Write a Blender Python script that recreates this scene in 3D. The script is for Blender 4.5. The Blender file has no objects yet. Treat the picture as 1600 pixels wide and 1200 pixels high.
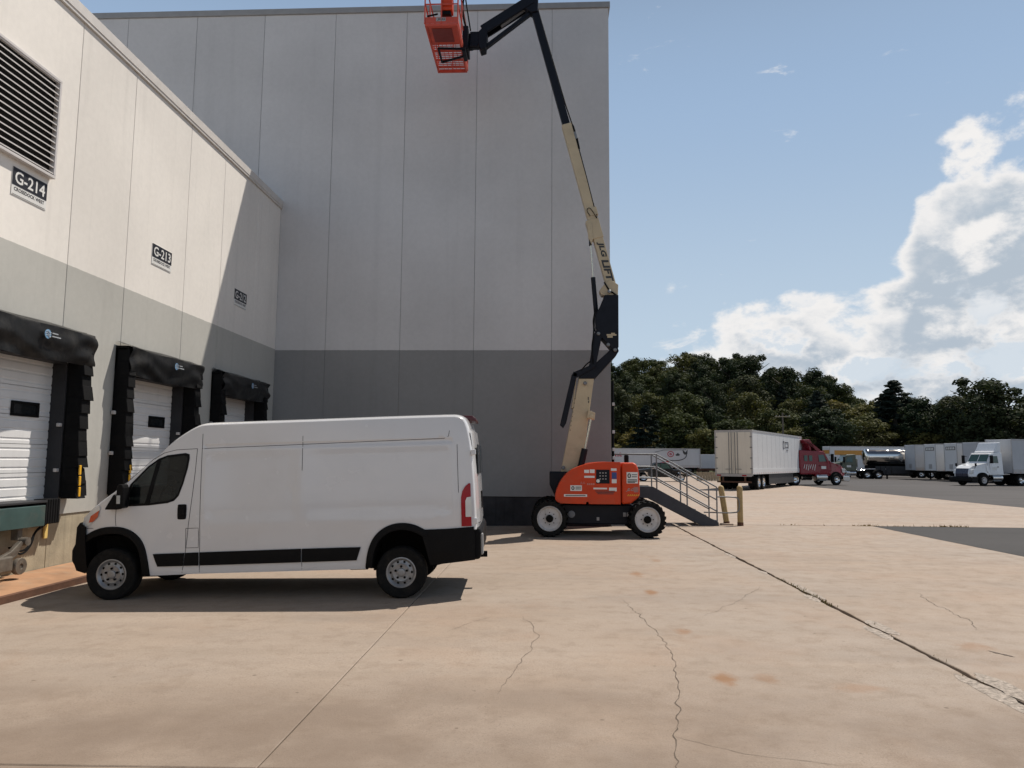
import bpy, bmesh, math, random
import numpy as np
from mathutils import Vector, Matrix, Euler
R_ = math.radians
PI = math.pi
sc = bpy.context.scene
COL = sc.collection
random.seed(7)

# ------------------------------------------------------------------ camera
YAW, PITCH, ROLL = R_(2.78), R_(5.94), R_(0.42)
fwd = Vector((-math.sin(YAW)*math.cos(PITCH), math.cos(YAW)*math.cos(PITCH), math.sin(PITCH)))
rgt = Vector((math.cos(YAW), math.sin(YAW), 0))
upv = rgt.cross(fwd)
r2 = rgt*math.cos(ROLL) + upv*math.sin(ROLL)
u2 = -rgt*math.sin(ROLL) + upv*math.cos(ROLL)
cd = bpy.data.cameras.new('camera')
cd.sensor_width = 36.0
cd.lens = 1148.3/1600*36
cd.clip_start = 0.05
cd.clip_end = 6000
cam = bpy.data.objects.new('camera', cd)
cam.matrix_world = Matrix(((r2.x, u2.x, -fwd.x, 0), (r2.y, u2.y, -fwd.y, 0), (r2.z, u2.z, -fwd.z, 1.9), (0, 0, 0, 1)))
COL.objects.link(cam)
sc.camera = cam

# ------------------------------------------------------------------ sun, sky, exposure
SUN = Vector((1.2, 1.0, 2.6)).normalized()
sd = bpy.data.lights.new('sun', 'SUN')
sd.energy = 5.0
sd.angle = R_(0.55)
sd.color = (1.0, 0.93, 0.84)
so = bpy.data.objects.new('sun', sd)
so.rotation_euler = SUN.to_track_quat('Z', 'Y').to_euler()
so.location = (60, 30, 80)
COL.objects.link(so)

sc.view_settings.view_transform = 'Standard'
sc.view_settings.look = 'None'
sc.view_settings.exposure = 0.0
sc.view_settings.gamma = 1.0
sc.view_settings.use_curve_mapping = False

world = bpy.data.worlds.new('World')
sc.world = world
world.use_nodes = True


class NT:
    """tiny helper round a node tree"""
    def __init__(self, tree):
        self.t = tree
        self.n = tree.nodes
        self.l = tree.links

    def node(self, kind, **kw):
        nd = self.n.new(kind)
        for k, v in kw.items():
            setattr(nd, k, v)
        return nd

    def put(self, nd, key, val):
        if hasattr(val, 'is_output') or isinstance(val, bpy.types.NodeSocket):
            self.l.new(val, nd.inputs[key])
        else:
            nd.inputs[key].default_value = val

    def math(self, op, a, b=None, c=None, clamp=False):
        nd = self.node('ShaderNodeMath', operation=op, use_clamp=clamp)
        self.put(nd, 0, a)
        if b is not None:
            self.put(nd, 1, b)
        if c is not None:
            self.put(nd, 2, c)
        return nd.outputs[0]

    def ramp(self, x, lo, hi, o0=0.0, o1=1.0, smooth=True):
        nd = self.node('ShaderNodeMapRange')
        nd.interpolation_type = 'SMOOTHSTEP' if smooth else 'LINEAR'
        nd.clamp = True
        self.put(nd, 0, x)
        self.put(nd, 1, lo)
        self.put(nd, 2, hi)
        self.put(nd, 3, o0)
        self.put(nd, 4, o1)
        return nd.outputs[0]

    def noise(self, vec, scale, detail=4.0, rough=0.55, dist=0.0):
        nd = self.node('ShaderNodeTexNoise')
        if vec is not None:
            self.l.new(vec, nd.inputs['Vector'])
        nd.inputs['Scale'].default_value = scale
        nd.inputs['Detail'].default_value = detail
        nd.inputs['Roughness'].default_value = rough
        nd.inputs['Distortion'].default_value = dist
        return nd.outputs[0]

    def mapping(self, vec, scale=(1, 1, 1), loc=(0, 0, 0), rot=(0, 0, 0)):
        nd = self.node('ShaderNodeMapping')
        self.l.new(vec, nd.inputs[0])
        nd.inputs[1].default_value = loc
        nd.inputs[2].default_value = rot
        nd.inputs[3].default_value = scale
        return nd.outputs[0]

    def mix(self, fac, a, b, blend='MIX'):
        nd = self.node('ShaderNodeMix', data_type='RGBA', blend_type=blend)
        self.put(nd, 0, fac)
        for key, val in ((6, a), (7, b)):
            if isinstance(val, bpy.types.NodeSocket):
                self.l.new(val, nd.inputs[key])
            else:
                nd.inputs[key].default_value = (val[0], val[1], val[2], 1)
        return nd.outputs[2]


def build_world():
    w = NT(world.node_tree)
    for nd in list(w.n):
        w.n.remove(nd)
    out = w.node('ShaderNodeOutputWorld')
    bg = w.node('ShaderNodeBackground')
    w.l.new(bg.outputs[0], out.inputs[0])
    sky = w.node('ShaderNodeTexSky', sky_type='NISHITA')
    sky.sun_disc = False
    sky.sun_elevation = math.asin(SUN.z)
    sky.sun_rotation = math.atan2(SUN.x, SUN.y)
    sky.altitude = 100
    sky.air_density = 1.0
    sky.dust_density = 1.2
    sky.ozone_density = 1.0
    SKY = 0.032
    tc = w.node('ShaderNodeTexCoord')
    d = tc.outputs['Generated']
    sep = w.node('ShaderNodeSeparateXYZ')
    w.l.new(d, sep.inputs[0])
    az = w.math('ARCTAN2', sep.outputs[0], sep.outputs[1])
    el = w.math('ARCSINE', sep.outputs[2])
    u = w.math('MULTIPLY_ADD', az, 1/(2*PI), 0.5)
    fc = w.node('ShaderNodeFloatCurve')
    cv = fc.mapping.curves[0]
    pts = [(0, .20), (.05, .30), (.11, .16), (.17, .10), (.22, .26), (.28, .20), (.34, .30), (.40, .10), (.45, .06),
           (.512, .03), (.5225, .185), (.533, .205), (.5463, .212), (.556, .228), (.5646, .235), (.5705, .265), (.5735, .345), (.583, .365),
           (.5917, .40), (.61, .42), (.64, .30), (.68, .34), (.74, .18), (.80, .26), (.86, .12), (.93, .28), (1, .20)]
    while len(cv.points) < len(pts):
        cv.points.new(0.5, 0.5)
    for p, (x, y) in zip(cv.points, pts):
        p.location = (x, y)
        p.handle_type = 'AUTO_CLAMPED'
    fc.mapping.update()
    w.l.new(u, fc.inputs['Value'])
    top = fc.outputs[0]
    cmb = w.node('ShaderNodeCombineXYZ')
    w.l.new(az, cmb.inputs[0])
    w.l.new(w.math('MULTIPLY', el, 1.5), cmb.inputs[1])
    cvec = cmb.outputs[0]
    n1 = w.noise(cvec, 7.0, 10, .6, .15)
    n2 = w.noise(w.mapping(cvec, loc=(3.1, 1.7, 0)), 10.0, 8, .56, .1)
    n3 = w.noise(w.mapping(cvec, loc=(8.1, 5.7, 0)), 22.0, 8, .62, .2)
    vw = w.node('ShaderNodeTexVoronoi')
    vw.feature = 'SMOOTH_F1'
    vw.inputs['Scale'].default_value = 16
    vw.inputs['Smoothness'].default_value = .6
    w.l.new(w.mapping(cvec, scale=(1, 1.1, 1)), vw.inputs['Vector'])
    puff = w.math('SUBTRACT', .42, vw.outputs['Distance'])
    depth = w.math('DIVIDE', w.math('SUBTRACT', top, el), 0.06)
    den = w.math('ADD', depth, w.math('MULTIPLY', w.math('SUBTRACT', n1, .5), 4.6))
    den = w.math('ADD', den, w.math('MULTIPLY', w.math('SUBTRACT', n3, .5), 1.6))
    den = w.math('ADD', den, w.math('MULTIPLY', puff, 1.6))
    cover = w.ramp(den, .05, .75)
    # gaps low down, so blue shows between the banks
    gap = w.ramp(w.math('ADD', n2, w.math('MULTIPLY', w.math('SUBTRACT', n3, .5), .3)), .36, .47)
    cover = w.math('MULTIPLY', cover, w.math('MAXIMUM', gap, w.ramp(el, .12, .24, 0.35, 1.0)))
    # thin wisps high up
    wv = w.noise(w.mapping(cvec, scale=(1.0, 2.2, 1), rot=(0, 0, .7), loc=(1.9, .4, 0)), 7.0, 8, .62, .6)
    wisp = w.math('MULTIPLY', w.ramp(wv, .64, .76), .7)
    cover = w.math('MAXIMUM', cover, wisp)
    # cloud body: bright rims, grey-blue hearts and undersides
    sh = w.math('ADD', w.math('MULTIPLY', w.math('SUBTRACT', n2, .47), 3.2), w.math('MULTIPLY', w.math('SUBTRACT', n3, .5), 1.6))
    sh = w.math('SUBTRACT', sh, w.math('MULTIPLY', puff, .8))
    core = w.math('MULTIPLY', w.ramp(den, .5, 1.9), w.ramp(sh, -.30, .38))
    bright = w.mix(core, (1.02, 1.0, .985), (.52, .60, .69))
    # pale haze low over the horizon
    skyc = w.mix(1.0, sky.outputs[0], (SKY, SKY, SKY), 'MULTIPLY')
    skyc = w.mix(w.ramp(el, 0.42, .95, .92, .0), skyc, (.355, .495, .70))
    haze = w.ramp(el, .05, .50, .82, 0.0)
    skyc = w.mix(haze, skyc, (.575, .69, .785))
    col = w.mix(cover, skyc, w.mix(1.0, bright, (.88, .88, .88), 'MULTIPLY'))
    w.l.new(col, bg.inputs[0])
    bg.inputs[1].default_value = 1.0


build_world()

# ------------------------------------------------------------------ materials
MATS = {}


def base_mat(name):
    m = bpy.data.materials.new(name)
    m.use_nodes = True
    t = NT(m.node_tree)
    return m, t, t.n['Principled BSDF']


def mat(name, rgb, rough=.5, metal=0.0, var=.08, vscale=3.0, bump=0.0, bscale=60.0, coat=0.0, spec=.5, streak=0.0, dirt=None, dirtamt=0.0, emit=None):
    if name in MATS:
        return MATS[name]
    m, t, b = base_mat(name)
    tc = t.node('ShaderNodeTexCoord')
    v = tc.outputs['Object']
    n = t.noise(v, vscale, 6, .6)
    fac = t.ramp(n, .3, .7, 1-var, 1+var, smooth=False)
    cmb = t.node('ShaderNodeCombineXYZ')
    for k in range(3):
        t.l.new(fac, cmb.inputs[k])
    col = t.mix(1.0, (rgb[0], rgb[1], rgb[2]), cmb.outputs[0], 'MULTIPLY')
    if streak:
        s = t.noise(t.mapping(v, scale=(5, 5, .22)), 1.6, 6, .65)
        col = t.mix(t.math('MULTIPLY', t.ramp(s, .5, .75), streak), col, tuple(c*.45 for c in rgb))
    if dirt:
        s = t.noise(v, vscale*.7, 8, .7, .6)
        col = t.mix(t.math('MULTIPLY', t.ramp(s, .48, .68), dirtamt), col, dirt)
    t.l.new(col, b.inputs['Base Color'])
    rn = t.ramp(t.noise(v, vscale*2.3, 4), .3, .7, max(.02, rough-.07), min(1, rough+.07), smooth=False)
    t.l.new(rn, b.inputs['Roughness'])
    b.inputs['Metallic'].default_value = metal
    b.inputs['Specular IOR Level'].default_value = spec
    if coat:
        b.inputs['Coat Weight'].default_value = coat
        b.inputs['Coat Roughness'].default_value = .06
    if bump:
        bp = t.node('ShaderNodeBump')
        bp.inputs['Strength'].default_value = bump
        bp.inputs['Distance'].default_value = .01
        t.l.new(t.noise(v, bscale, 5, .6), bp.inputs['Height'])
        t.l.new(bp.outputs[0], b.inputs['Normal'])
    MATS[name] = m
    return m


def glass_mat(name, rgb, trans=.35):
    if name in MATS:
        return MATS[name]
    m, t, b = base_mat(name)
    b.inputs['Base Color'].default_value = (rgb[0], rgb[1], rgb[2], 1)
    b.inputs['Roughness'].default_value = .04
    b.inputs['Specular IOR Level'].default_value = .5
    tr = t.node('ShaderNodeBsdfTransparent')
    tr.inputs[0].default_value = (.55, .62, .60, 1)
    mx = t.node('ShaderNodeMixShader')
    mx.inputs[0].default_value = trans
    t.l.new(b.outputs[0], mx.inputs[1])
    t.l.new(tr.outputs[0], mx.inputs[2])
    t.l.new(mx.outputs[0], t.n['Material Output'].inputs[0])
    MATS[name] = m
    return m


def wall_mat(name, upper, lower, band, stk=1.0):
    """painted precast: two paint colours meeting at a level line, with faint run-off streaks"""
    m, t, b = base_mat(name)
    geo = t.node('ShaderNodeNewGeometry')
    p = geo.outputs['Position']
    sep = t.node('ShaderNodeSeparateXYZ')
    t.l.new(p, sep.inputs[0])
    wob = t.math('MULTIPLY', t.math('SUBTRACT', t.noise(p, 6.0, 3), .5), .02)
    zz = t.math('ADD', sep.outputs[2], wob)
    up = t.ramp(zz, band-.006, band+.006)
    col = t.mix(up, lower, upper)
    big = t.ramp(t.noise(p, .35, 4, .5), .3, .7, .92, 1.06, smooth=False)
    fine = t.ramp(t.noise(p, 9.0, 5, .6), .3, .7, .97, 1.03, smooth=False)
    st = t.noise(t.mapping(p, scale=(2.4, 2.4, .09)), 1.0, 7, .62)
    st2 = t.noise(t.mapping(p, scale=(7.0, 7.0, .14), loc=(3, 5, 2)), 1.0, 5, .6)
    sk = t.math('ADD', t.math('MULTIPLY', t.ramp(st, .52, .74), .11*stk), t.math('MULTIPLY', t.ramp(st2, .58, .76), .06*stk))
    oi = t.node('ShaderNodeObjectInfo')
    pan = t.ramp(oi.outputs['Random'], 0, 1, .965, 1.035, smooth=False)
    k = t.math('MULTIPLY', t.math('MULTIPLY', t.math('MULTIPLY', big, fine), pan), t.math('SUBTRACT', 1.0, sk))
    c = t.node('ShaderNodeCombineXYZ')
    for i in range(3):
        t.l.new(k, c.inputs[i])
    col = t.mix(1.0, col, c.outputs[0], 'MULTIPLY')
    t.l.new(col, b.inputs['Base Color'])
    b.inputs['Roughness'].default_value = .82
    b.inputs['Specular IOR Level'].default_value = .25
    bp = t.node('ShaderNodeBump')
    bp.inputs['Strength'].default_value = .25
    bp.inputs['Distance'].default_value = .006
    t.l.new(t.noise(p, 45, 5, .65), bp.inputs['Height'])
    t.l.new(bp.outputs[0], b.inputs['Normal'])
    MATS[name] = m
    return m


def concrete_mat(name, base, spots=()):
    m, t, b = base_mat(name)
    geo = t.node('ShaderNodeNewGeometry')
    p = geo.outputs['Position']
    n0 = t.noise(p, .22, 5, .55, .3)
    n5 = t.noise(t.mapping(p, scale=(.10, 1.0, 1), loc=(2, 7, 0)), 1.9, 7, .6, .2)
    n1 = t.noise(t.mapping(p, scale=(.28, 1.0, 1)), .75, 6, .6, .4)      # wheel-worn bands along the docks
    n2 = t.noise(p, 3.2, 8, .66)
    n3 = t.noise(p, 60, 4, .7)
    vo = t.node('ShaderNodeTexVoronoi')
    t.l.new(p, vo.inputs['Vector'])
    vo.inputs['Scale'].default_value = 75
    col = t.mix(t.ramp(n0, .35, .66), base, (base[0]*1.01, base[1]*.955, base[2]*.90))
    col = t.mix(t.math('MULTIPLY', t.ramp(n5, .50, .68), .42), col, (base[0]*.78, base[1]*.76, base[2]*.72))
    col = t.mix(t.math('MULTIPLY', t.ramp(n5, .46, .32), .40), col, (base[0]*1.14, base[1]*1.13, base[2]*1.10))
    col = t.mix(t.math('MULTIPLY', t.ramp(n1, .50, .72), .55), col, (base[0]*.74, base[1]*.75, base[2]*.77))
    col = t.mix(t.math('MULTIPLY', t.ramp(n1, .47, .30), .45), col, (base[0]*1.13, base[1]*1.14, base[2]*1.15))
    col = t.mix(t.math('MULTIPLY', t.ramp(n2, .48, .68), .55), col, (base[0]*.74, base[1]*.70, base[2]*.66))
    # reddish clay tint
    n4 = t.noise(t.mapping(p, loc=(11, 4, 2)), .55, 6, .62)
    col = t.mix(t.math('MULTIPLY', t.ramp(n4, .50, .66), .34), col, (base[0]*1.02, base[1]*.88, base[2]*.78))
    n6 = t.noise(t.mapping(p, scale=(.5, 1, 1), loc=(1, 8, 3)), 1.6, 8, .68, .5)
    col = t.mix(t.math('MULTIPLY', t.ramp(n6, .50, .64), .30), col, (base[0]*.80, base[1]*.79, base[2]*.79))
    col = t.mix(t.math('MULTIPLY', t.ramp(n6, .46, .34), .28), col, (base[0]*1.15, base[1]*1.14, base[2]*1.12))
    # exposed aggregate
    agg = t.ramp(vo.outputs['Distance'], .0, .55, 1.0, 0.0)
    am = t.ramp(t.noise(p, .9, 4), .42, .62, .22, .70)
    col = t.mix(t.math('MULTIPLY', agg, am), col, (base[0]*1.35, base[1]*1.38, base[2]*1.42))
    col = t.mix(t.math('MULTIPLY', t.ramp(n3, .52, .70), .70), col, (base[0]*.50, base[1]*.48, base[2]*.47))
    if spots:
        # traffic grime worn along the strips where trucks swing round
        sp_ = t.node('ShaderNodeSeparateXYZ')
        t.l.new(p, sp_.inputs[0])
        yy = t.math('ADD', sp_.outputs[1], t.math('MULTIPLY', t.math('SUBTRACT', t.noise(p, .35, 5, .6), .5), 2.6))
        g1 = t.math('MULTIPLY', t.ramp(yy, 7.2, 5.2), t.ramp(yy, 3.0, 4.6, .45, 1.0))
        g1 = t.math('MULTIPLY', g1, t.ramp(t.noise(t.mapping(p, loc=(5, 9, 0)), .6, 6, .65), .32, .62, .25, 1.0))
        col = t.mix(t.math('MULTIPLY', g1, .85), col, (base[0]*.60, base[1]*.555, base[2]*.52))
    # small dark specks
    v2 = t.node('ShaderNodeTexVoronoi')
    t.l.new(t.mapping(p, scale=(1, 1.3, 1)), v2.inputs['Vector'])
    v2.inputs['Scale'].default_value = 2.1
    lit = t.math('ADD', v2.outputs['Distance'], t.math('MULTIPLY', t.math('SUBTRACT', t.noise(p, 30, 3), .5), .09))
    col = t.mix(t.math('MULTIPLY', t.ramp(lit, .05, .025), .75), col, (base[0]*.36, base[1]*.32, base[2]*.28))
    v3 = t.node('ShaderNodeTexVoronoi')
    t.l.new(t.mapping(p, scale=(.45, 1.2, 1), loc=(4, 2, 0)), v3.inputs['Vector'])
    v3.inputs['Scale'].default_value = 1.1
    lit3 = t.math('ADD', v3.outputs['Distance'], t.math('MULTIPLY', t.math('SUBTRACT', t.noise(p, 9, 5, .7), .5), .35))
    col = t.mix(t.math('MULTIPLY', t.ramp(lit3, .10, -.02), .55), col, (base[0]*.60, base[1]*.55, base[2]*.50))
    v4 = t.node('ShaderNodeTexVoronoi')
    t.l.new(t.mapping(p, scale=(.5, 1, 1), loc=(9, 5, 0)), v4.inputs['Vector'])
    v4.inputs['Scale'].default_value = .8
    lit4 = t.math('ADD', v4.outputs['Distance'], t.math('MULTIPLY', t.math('SUBTRACT', t.noise(p, 7, 6, .7), .5), .5))
    col = t.mix(t.math('MULTIPLY', t.ramp(lit4, .12, -.05), .45), col, (base[0]*1.28, base[1]*1.28, base[2]*1.26))
    # rust spots left by machines
    for (sx, sy, rx, ry, amt) in spots:
        sub = t.node('ShaderNodeVectorMath', operation='SUBTRACT')
        t.l.new(p, sub.inputs[0])
        sub.inputs[1].default_value = (sx, sy, 0)
        mul = t.node('ShaderNodeVectorMath', operation='MULTIPLY')
        t.l.new(sub.outputs[0], mul.inputs[0])
        mul.inputs[1].default_value = (1/rx, 1/ry, 0)
        ln = t.node('ShaderNodeVectorMath', operation='LENGTH')
        t.l.new(mul.outputs[0], ln.inputs[0])
        dd = t.math('ADD', ln.outputs['Value'], t.math('MULTIPLY', t.math('SUBTRACT', t.noise(p, 5.5, 6, .7), .5), 2.2))
        col = t.mix(t.math('MULTIPLY', t.ramp(dd, 1.1, .2), amt), col, (.25, .13, .06))
    t.l.new(col, b.inputs['Base Color'])
    rg = t.ramp(n2, .3, .7, .68, .92)
    t.l.new(rg, b.inputs['Roughness'])
    b.inputs['Specular IOR Level'].default_value = .28
    bp = t.node('ShaderNodeBump')
    bp.inputs['Strength'].default_value = .55
    bp.inputs['Distance'].default_value = .008
    h = t.math('ADD', t.math('MULTIPLY', n3, .6), t.math('MULTIPLY', n2, .8))
    t.l.new(h, bp.inputs['Height'])
    t.l.new(bp.outputs[0], b.inputs['Normal'])
    MATS[name] = m
    return m


def asphalt_mat(name, base):
    m, t, b = base_mat(name)
    geo = t.node('ShaderNodeNewGeometry')
    p = geo.outputs['Position']
    n0 = t.noise(t.mapping(p, scale=(.25, 1, 1)), .3, 6, .6)
    n1 = t.noise(p, 2.0, 6, .65)
    n3 = t.noise(p, 55, 3, .7)
    col = t.mix(t.ramp(n0, .35, .65), tuple(c*.82 for c in base), tuple(c*1.12 for c in base))
    col = t.mix(t.math('MULTIPLY', t.ramp(n1, .5, .7), .3), col, tuple(c*.6 for c in base))
    col = t.mix(t.math('MULTIPLY', t.ramp(n3, .5, .72), .5), col, tuple(c*1.7 for c in base))
    t.l.new(col, b.inputs['Base Color'])
    b.inputs['Roughness'].default_value = .85
    b.inputs['Specular IOR Level'].default_value = .3
    bp = t.node('ShaderNodeBump')
    bp.inputs['Strength'].default_value = .4
    bp.inputs['Distance'].default_value = .008
    t.l.new(n3, bp.inputs['Height'])
    t.l.new(bp.outputs[0], b.inputs['Normal'])
    MATS[name] = m
    return m


def leaf_mat(name, rgb):
    m, t, b = base_mat(name)
    oi = t.node('ShaderNodeObjectInfo')
    tc = t.node('ShaderNodeTexCoord')
    n = t.noise(tc.outputs['Object'], .8, 4, .6)
    k = t.math('MULTIPLY', t.ramp(n, .3, .7, .65, 1.35, smooth=False), t.ramp(oi.outputs['Random'], 0, 1, .7, 1.25, smooth=False))
    c = t.node('ShaderNodeCombineXYZ')
    t.l.new(t.math('MULTIPLY', k, t.ramp(oi.outputs['Random'], 0, 1, .9, 1.25, smooth=False)), c.inputs[0])
    t.l.new(k, c.inputs[1])
    t.l.new(k, c.inputs[2])
    col = t.mix(1.0, rgb, c.outputs[0], 'MULTIPLY')
    t.l.new(col, b.inputs['Base Color'])
    b.inputs['Roughness'].default_value = .7
    b.inputs['Specular IOR Level'].default_value = .10
    tl = t.node('ShaderNodeBsdfTranslucent')
    t.l.new(t.mix(1.0, col, (1.0, 1.0, .5), 'MULTIPLY'), tl.inputs[0])
    mx = t.node('ShaderNodeMixShader')
    mx.inputs[0].default_value = .22
    t.l.new(b.outputs[0], mx.inputs[1])
    t.l.new(tl.outputs[0], mx.inputs[2])
    t.l.new(mx.outputs[0], t.n['Material Output'].inputs[0])
    MATS[name] = m
    return m


# ------------------------------------------------------------------ mesh building
MW = {}


def put(o, loc, rot=(0, 0, 0)):
    o.location = loc
    o.rotation_euler = rot
    MW[o.name] = Matrix.Translation(Vector(loc)) @ Euler(rot).to_matrix().to_4x4()


def tag(o, label=None, cat=None, group=None, kind=None):
    if label:
        o['label'] = label
    if cat:
        o['category'] = cat
    if group:
        o['group'] = group
    if kind:
        o['kind'] = kind
    return o


def thing(name, label, cat, loc=(0, 0, 0), rot=(0, 0, 0), group=None):
    o = bpy.data.objects.new(name, None)
    o.empty_display_size = .3
    COL.objects.link(o)
    put(o, loc, rot)
    return tag(o, label, cat, group)


def sub(name, parent):
    """an Empty that is a part with sub-parts"""
    o = bpy.data.objects.new(name, None)
    o.empty_display_size = .1
    COL.objects.link(o)
    o.parent = parent
    MW[o.name] = MW[parent.name].copy()
    return o


class MB:
    def __init__(s):
        s.v = []
        s.f = []
        s.m = []

    def add(s, vs, fs, mi=0):
        o = len(s.v)
        s.v += [tuple(p) for p in vs]
        s.f += [tuple(i+o for i in f) for f in fs]
        s.m += [mi]*len(fs)
        return s

    def box(s, x0, x1, y0, y1, z0, z1, mi=0, M=None):
        vs = [Vector(p) for p in ((x0, y0, z0), (x1, y0, z0), (x1, y1, z0), (x0, y1, z0), (x0, y0, z1), (x1, y0, z1), (x1, y1, z1), (x0, y1, z1))]
        if M is not None:
            vs = [M @ p for p in vs]
        return s.add(vs, [(0, 3, 2, 1), (4, 5, 6, 7), (0, 1, 5, 4), (1, 2, 6, 5), (2, 3, 7, 6), (3, 0, 4, 7)], mi)

    def prism(s, poly, axis, a0, a1, mi=0, M=None):
        n = len(poly)
        def P(q, a):
            if axis == 'y':
                return Vector((q[0], a, q[1]))
            if axis == 'x':
                return Vector((a, q[0], q[1]))
            return Vector((q[0], q[1], a))
        vs = [P(q, a0) for q in poly] + [P(q, a1) for q in poly]
        if M is not None:
            vs = [M @ p for p in vs]
        fs = [tuple(range(n))[::-1], tuple(range(n, 2*n))] + [(i, (i+1) % n, n+(i+1) % n, n+i) for i in range(n)]
        return s.add(vs, fs, mi)

    def bar(s, p, q, w, h, mi=0, up=(0, 0, 1)):
        """rectangular bar from p to q; w sideways, h along up"""
        p, q = Vector(p), Vector(q)
        d = (q-p).normalized()
        upv_ = Vector(up)
        sdv = d.cross(upv_)
        if sdv.length < 1e-4:
            sdv = d.cross(Vector((1, 0, 0)))
        sdv.normalize()
        uu = sdv.cross(d).normalized()
        vs = []
        for c in (p, q):
            for a, b in ((-1, -1), (1, -1), (1, 1), (-1, 1)):
                vs.append(c + sdv*(a*w/2) + uu*(b*h/2))
        return s.add(vs, [(3, 2, 1, 0), (4, 5, 6, 7), (0, 1, 5, 4), (1, 2, 6, 5), (2, 3, 7, 6), (3, 0, 4, 7)], mi)

    def tube(s, pts, r, n=8, mi=0, caps=True):
        pts = [Vector(p) for p in pts]
        rings = []
        prev = None
        for i, p in enumerate(pts):
            a = pts[max(i-1, 0)]
            b = pts[min(i+1, len(pts)-1)]
            d = (b-a).normalized()
            if prev is None:
                e = d.orthogonal().normalized()
            else:
                e = prev - d*prev.dot(d)
                e = e.normalized() if e.length > 1e-5 else d.orthogonal().normalized()
            prev = e
            g = d.cross(e)
            rr = r[i] if isinstance(r, (list, tuple)) else r
            rings.append([p + e*(rr*math.cos(2*PI*k/n)) + g*(rr*math.sin(2*PI*k/n)) for k in range(n)])
        vs = [q for rg in rings for q in rg]
        fs = []
        for i in range(len(pts)-1):
            for k in range(n):
                fs.append((i*n+k, i*n+(k+1) % n, (i+1)*n+(k+1) % n, (i+1)*n+k))
        if caps:
            fs.append(tuple(range(n))[::-1])
            fs.append(tuple(range((len(pts)-1)*n, len(pts)*n)))
        return s.add(vs, fs, mi)

    def cyl(s, p, q, r, n=16, mi=0):
        return s.tube([p, q], r, n, mi)

    def lathe(s, prof, o, axis, n=24, mi=0, caps=True):
        """prof: (radius, height along axis)"""
        o = Vector(o)
        a = Vector(axis).normalized()
        e = a.orthogonal().normalized()
        g = a.cross(e)
        vs = []
        for (r, h) in prof:
            for k in range(n):
                vs.append(o + a*h + e*(r*math.cos(2*PI*k/n)) + g*(r*math.sin(2*PI*k/n)))
        fs = []
        for i in range(len(prof)-1):
            for k in range(n):
                fs.append((i*n+k, i*n+(k+1) % n, (i+1)*n+(k+1) % n, (i+1)*n+k))
        if caps:
            fs.append(tuple(range(n))[::-1])
            fs.append(tuple(range((len(prof)-1)*n, len(prof)*n)))
        return s.add(vs, fs, mi)

    def mesh(s, name, mats, inv=None, smooth=None, recalc=True):
        me = bpy.data.meshes.new(name)
        vs = s.v
        if inv is not None:
            vs = [tuple(inv @ Vector(p)) for p in vs]
        me.from_pydata(vs, [], s.f)
        if not isinstance(mats, (list, tuple)):
            mats = [mats]
        for m in mats:
            me.materials.append(m)
        if len(mats) > 1:
            me.polygons.foreach_set('material_index', s.m)
        if recalc:
            bm = bmesh.new()
            bm.from_mesh(me)
            bmesh.ops.recalc_face_normals(bm, faces=bm.faces)
            bm.to_mesh(me)
            bm.free()
        if smooth:
            me.polygons.foreach_set('use_smooth', [True]*len(me.polygons))
            me.set_sharp_from_angle(angle=R_(smooth))
        me.update()
        return me

    def build(s, name, mats, parent=None, world=True, smooth=None, bevel=0.0, seg=2, recalc=True):
        inv = MW[parent.name].inverted() if (parent is not None and world) else None
        me = s.mesh(name, mats, inv, smooth, recalc)
        o = bpy.data.objects.new(name, me)
        COL.objects.link(o)
        if parent is not None:
            o.parent = parent
            MW[o.name] = MW[parent.name].copy()
        else:
            MW[o.name] = Matrix.Identity(4)
        if bevel:
            md = o.modifiers.new('bevel', 'BEVEL')
            md.width = bevel
            md.segments = seg
            md.limit_method = 'ANGLE'
            md.angle_limit = R_(40)
        return o


def copy_tree(o, parent=None):
    c = o.copy()
    COL.objects.link(c)
    c.parent = parent
    for ch in list(o.children):
        copy_tree(ch, c)
    return c


_txt = {}


def text_geo(body, bold=.0):
    key = (body, bold)
    if key not in _txt:
        cu = bpy.data.curves.new('lettering', 'FONT')
        cu.body = body
        cu.size = 1.0
        cu.offset = bold
        cu.resolution_u = 3
        ob = bpy.data.objects.new('lettering', cu)
        COL.objects.link(ob)
        dg = bpy.context.evaluated_depsgraph_get()
        me = bpy.data.meshes.new_from_object(ob.evaluated_get(dg))
        vs = np.array([v.co[:] for v in me.vertices])
        fs = [tuple(p.vertices) for p in me.polygons]
        bpy.data.objects.remove(ob)
        bpy.data.meshes.remove(me)
        bpy.data.curves.remove(cu)
        lo = vs.min(0)
        hi = vs.max(0)
        vs = (vs-lo)/(hi-lo+1e-9)
        _txt[key] = (vs, fs)
    return _txt[key]


def text_on(mb, body, o, ex, ey, mi=0, bold=.0, slant=0.0):
    """lettering filling the parallelogram o + ex*[0..1] + ey*[0..1]"""
    vs, fs = text_geo(body, bold)
    o, ex, ey = Vector(o), Vector(ex), Vector(ey)
    mb.add([o + ex*(float(p[0]) + slant*float(p[1])) + ey*float(p[1]) for p in vs], fs, mi)


def chaikin(pts, it=2):
    for _ in range(it):
        q = [pts[0]]
        for a, b in zip(pts[:-1], pts[1:]):
            q.append(tuple(.75*x+.25*y for x, y in zip(a, b)))
            q.append(tuple(.25*x+.75*y for x, y in zip(a, b)))
        q.append(pts[-1])
        pts = q
    return pts


def gz(x):
    """the concrete falls gently towards the docks"""
    return .012*x if x < 0 else 0.0


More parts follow.
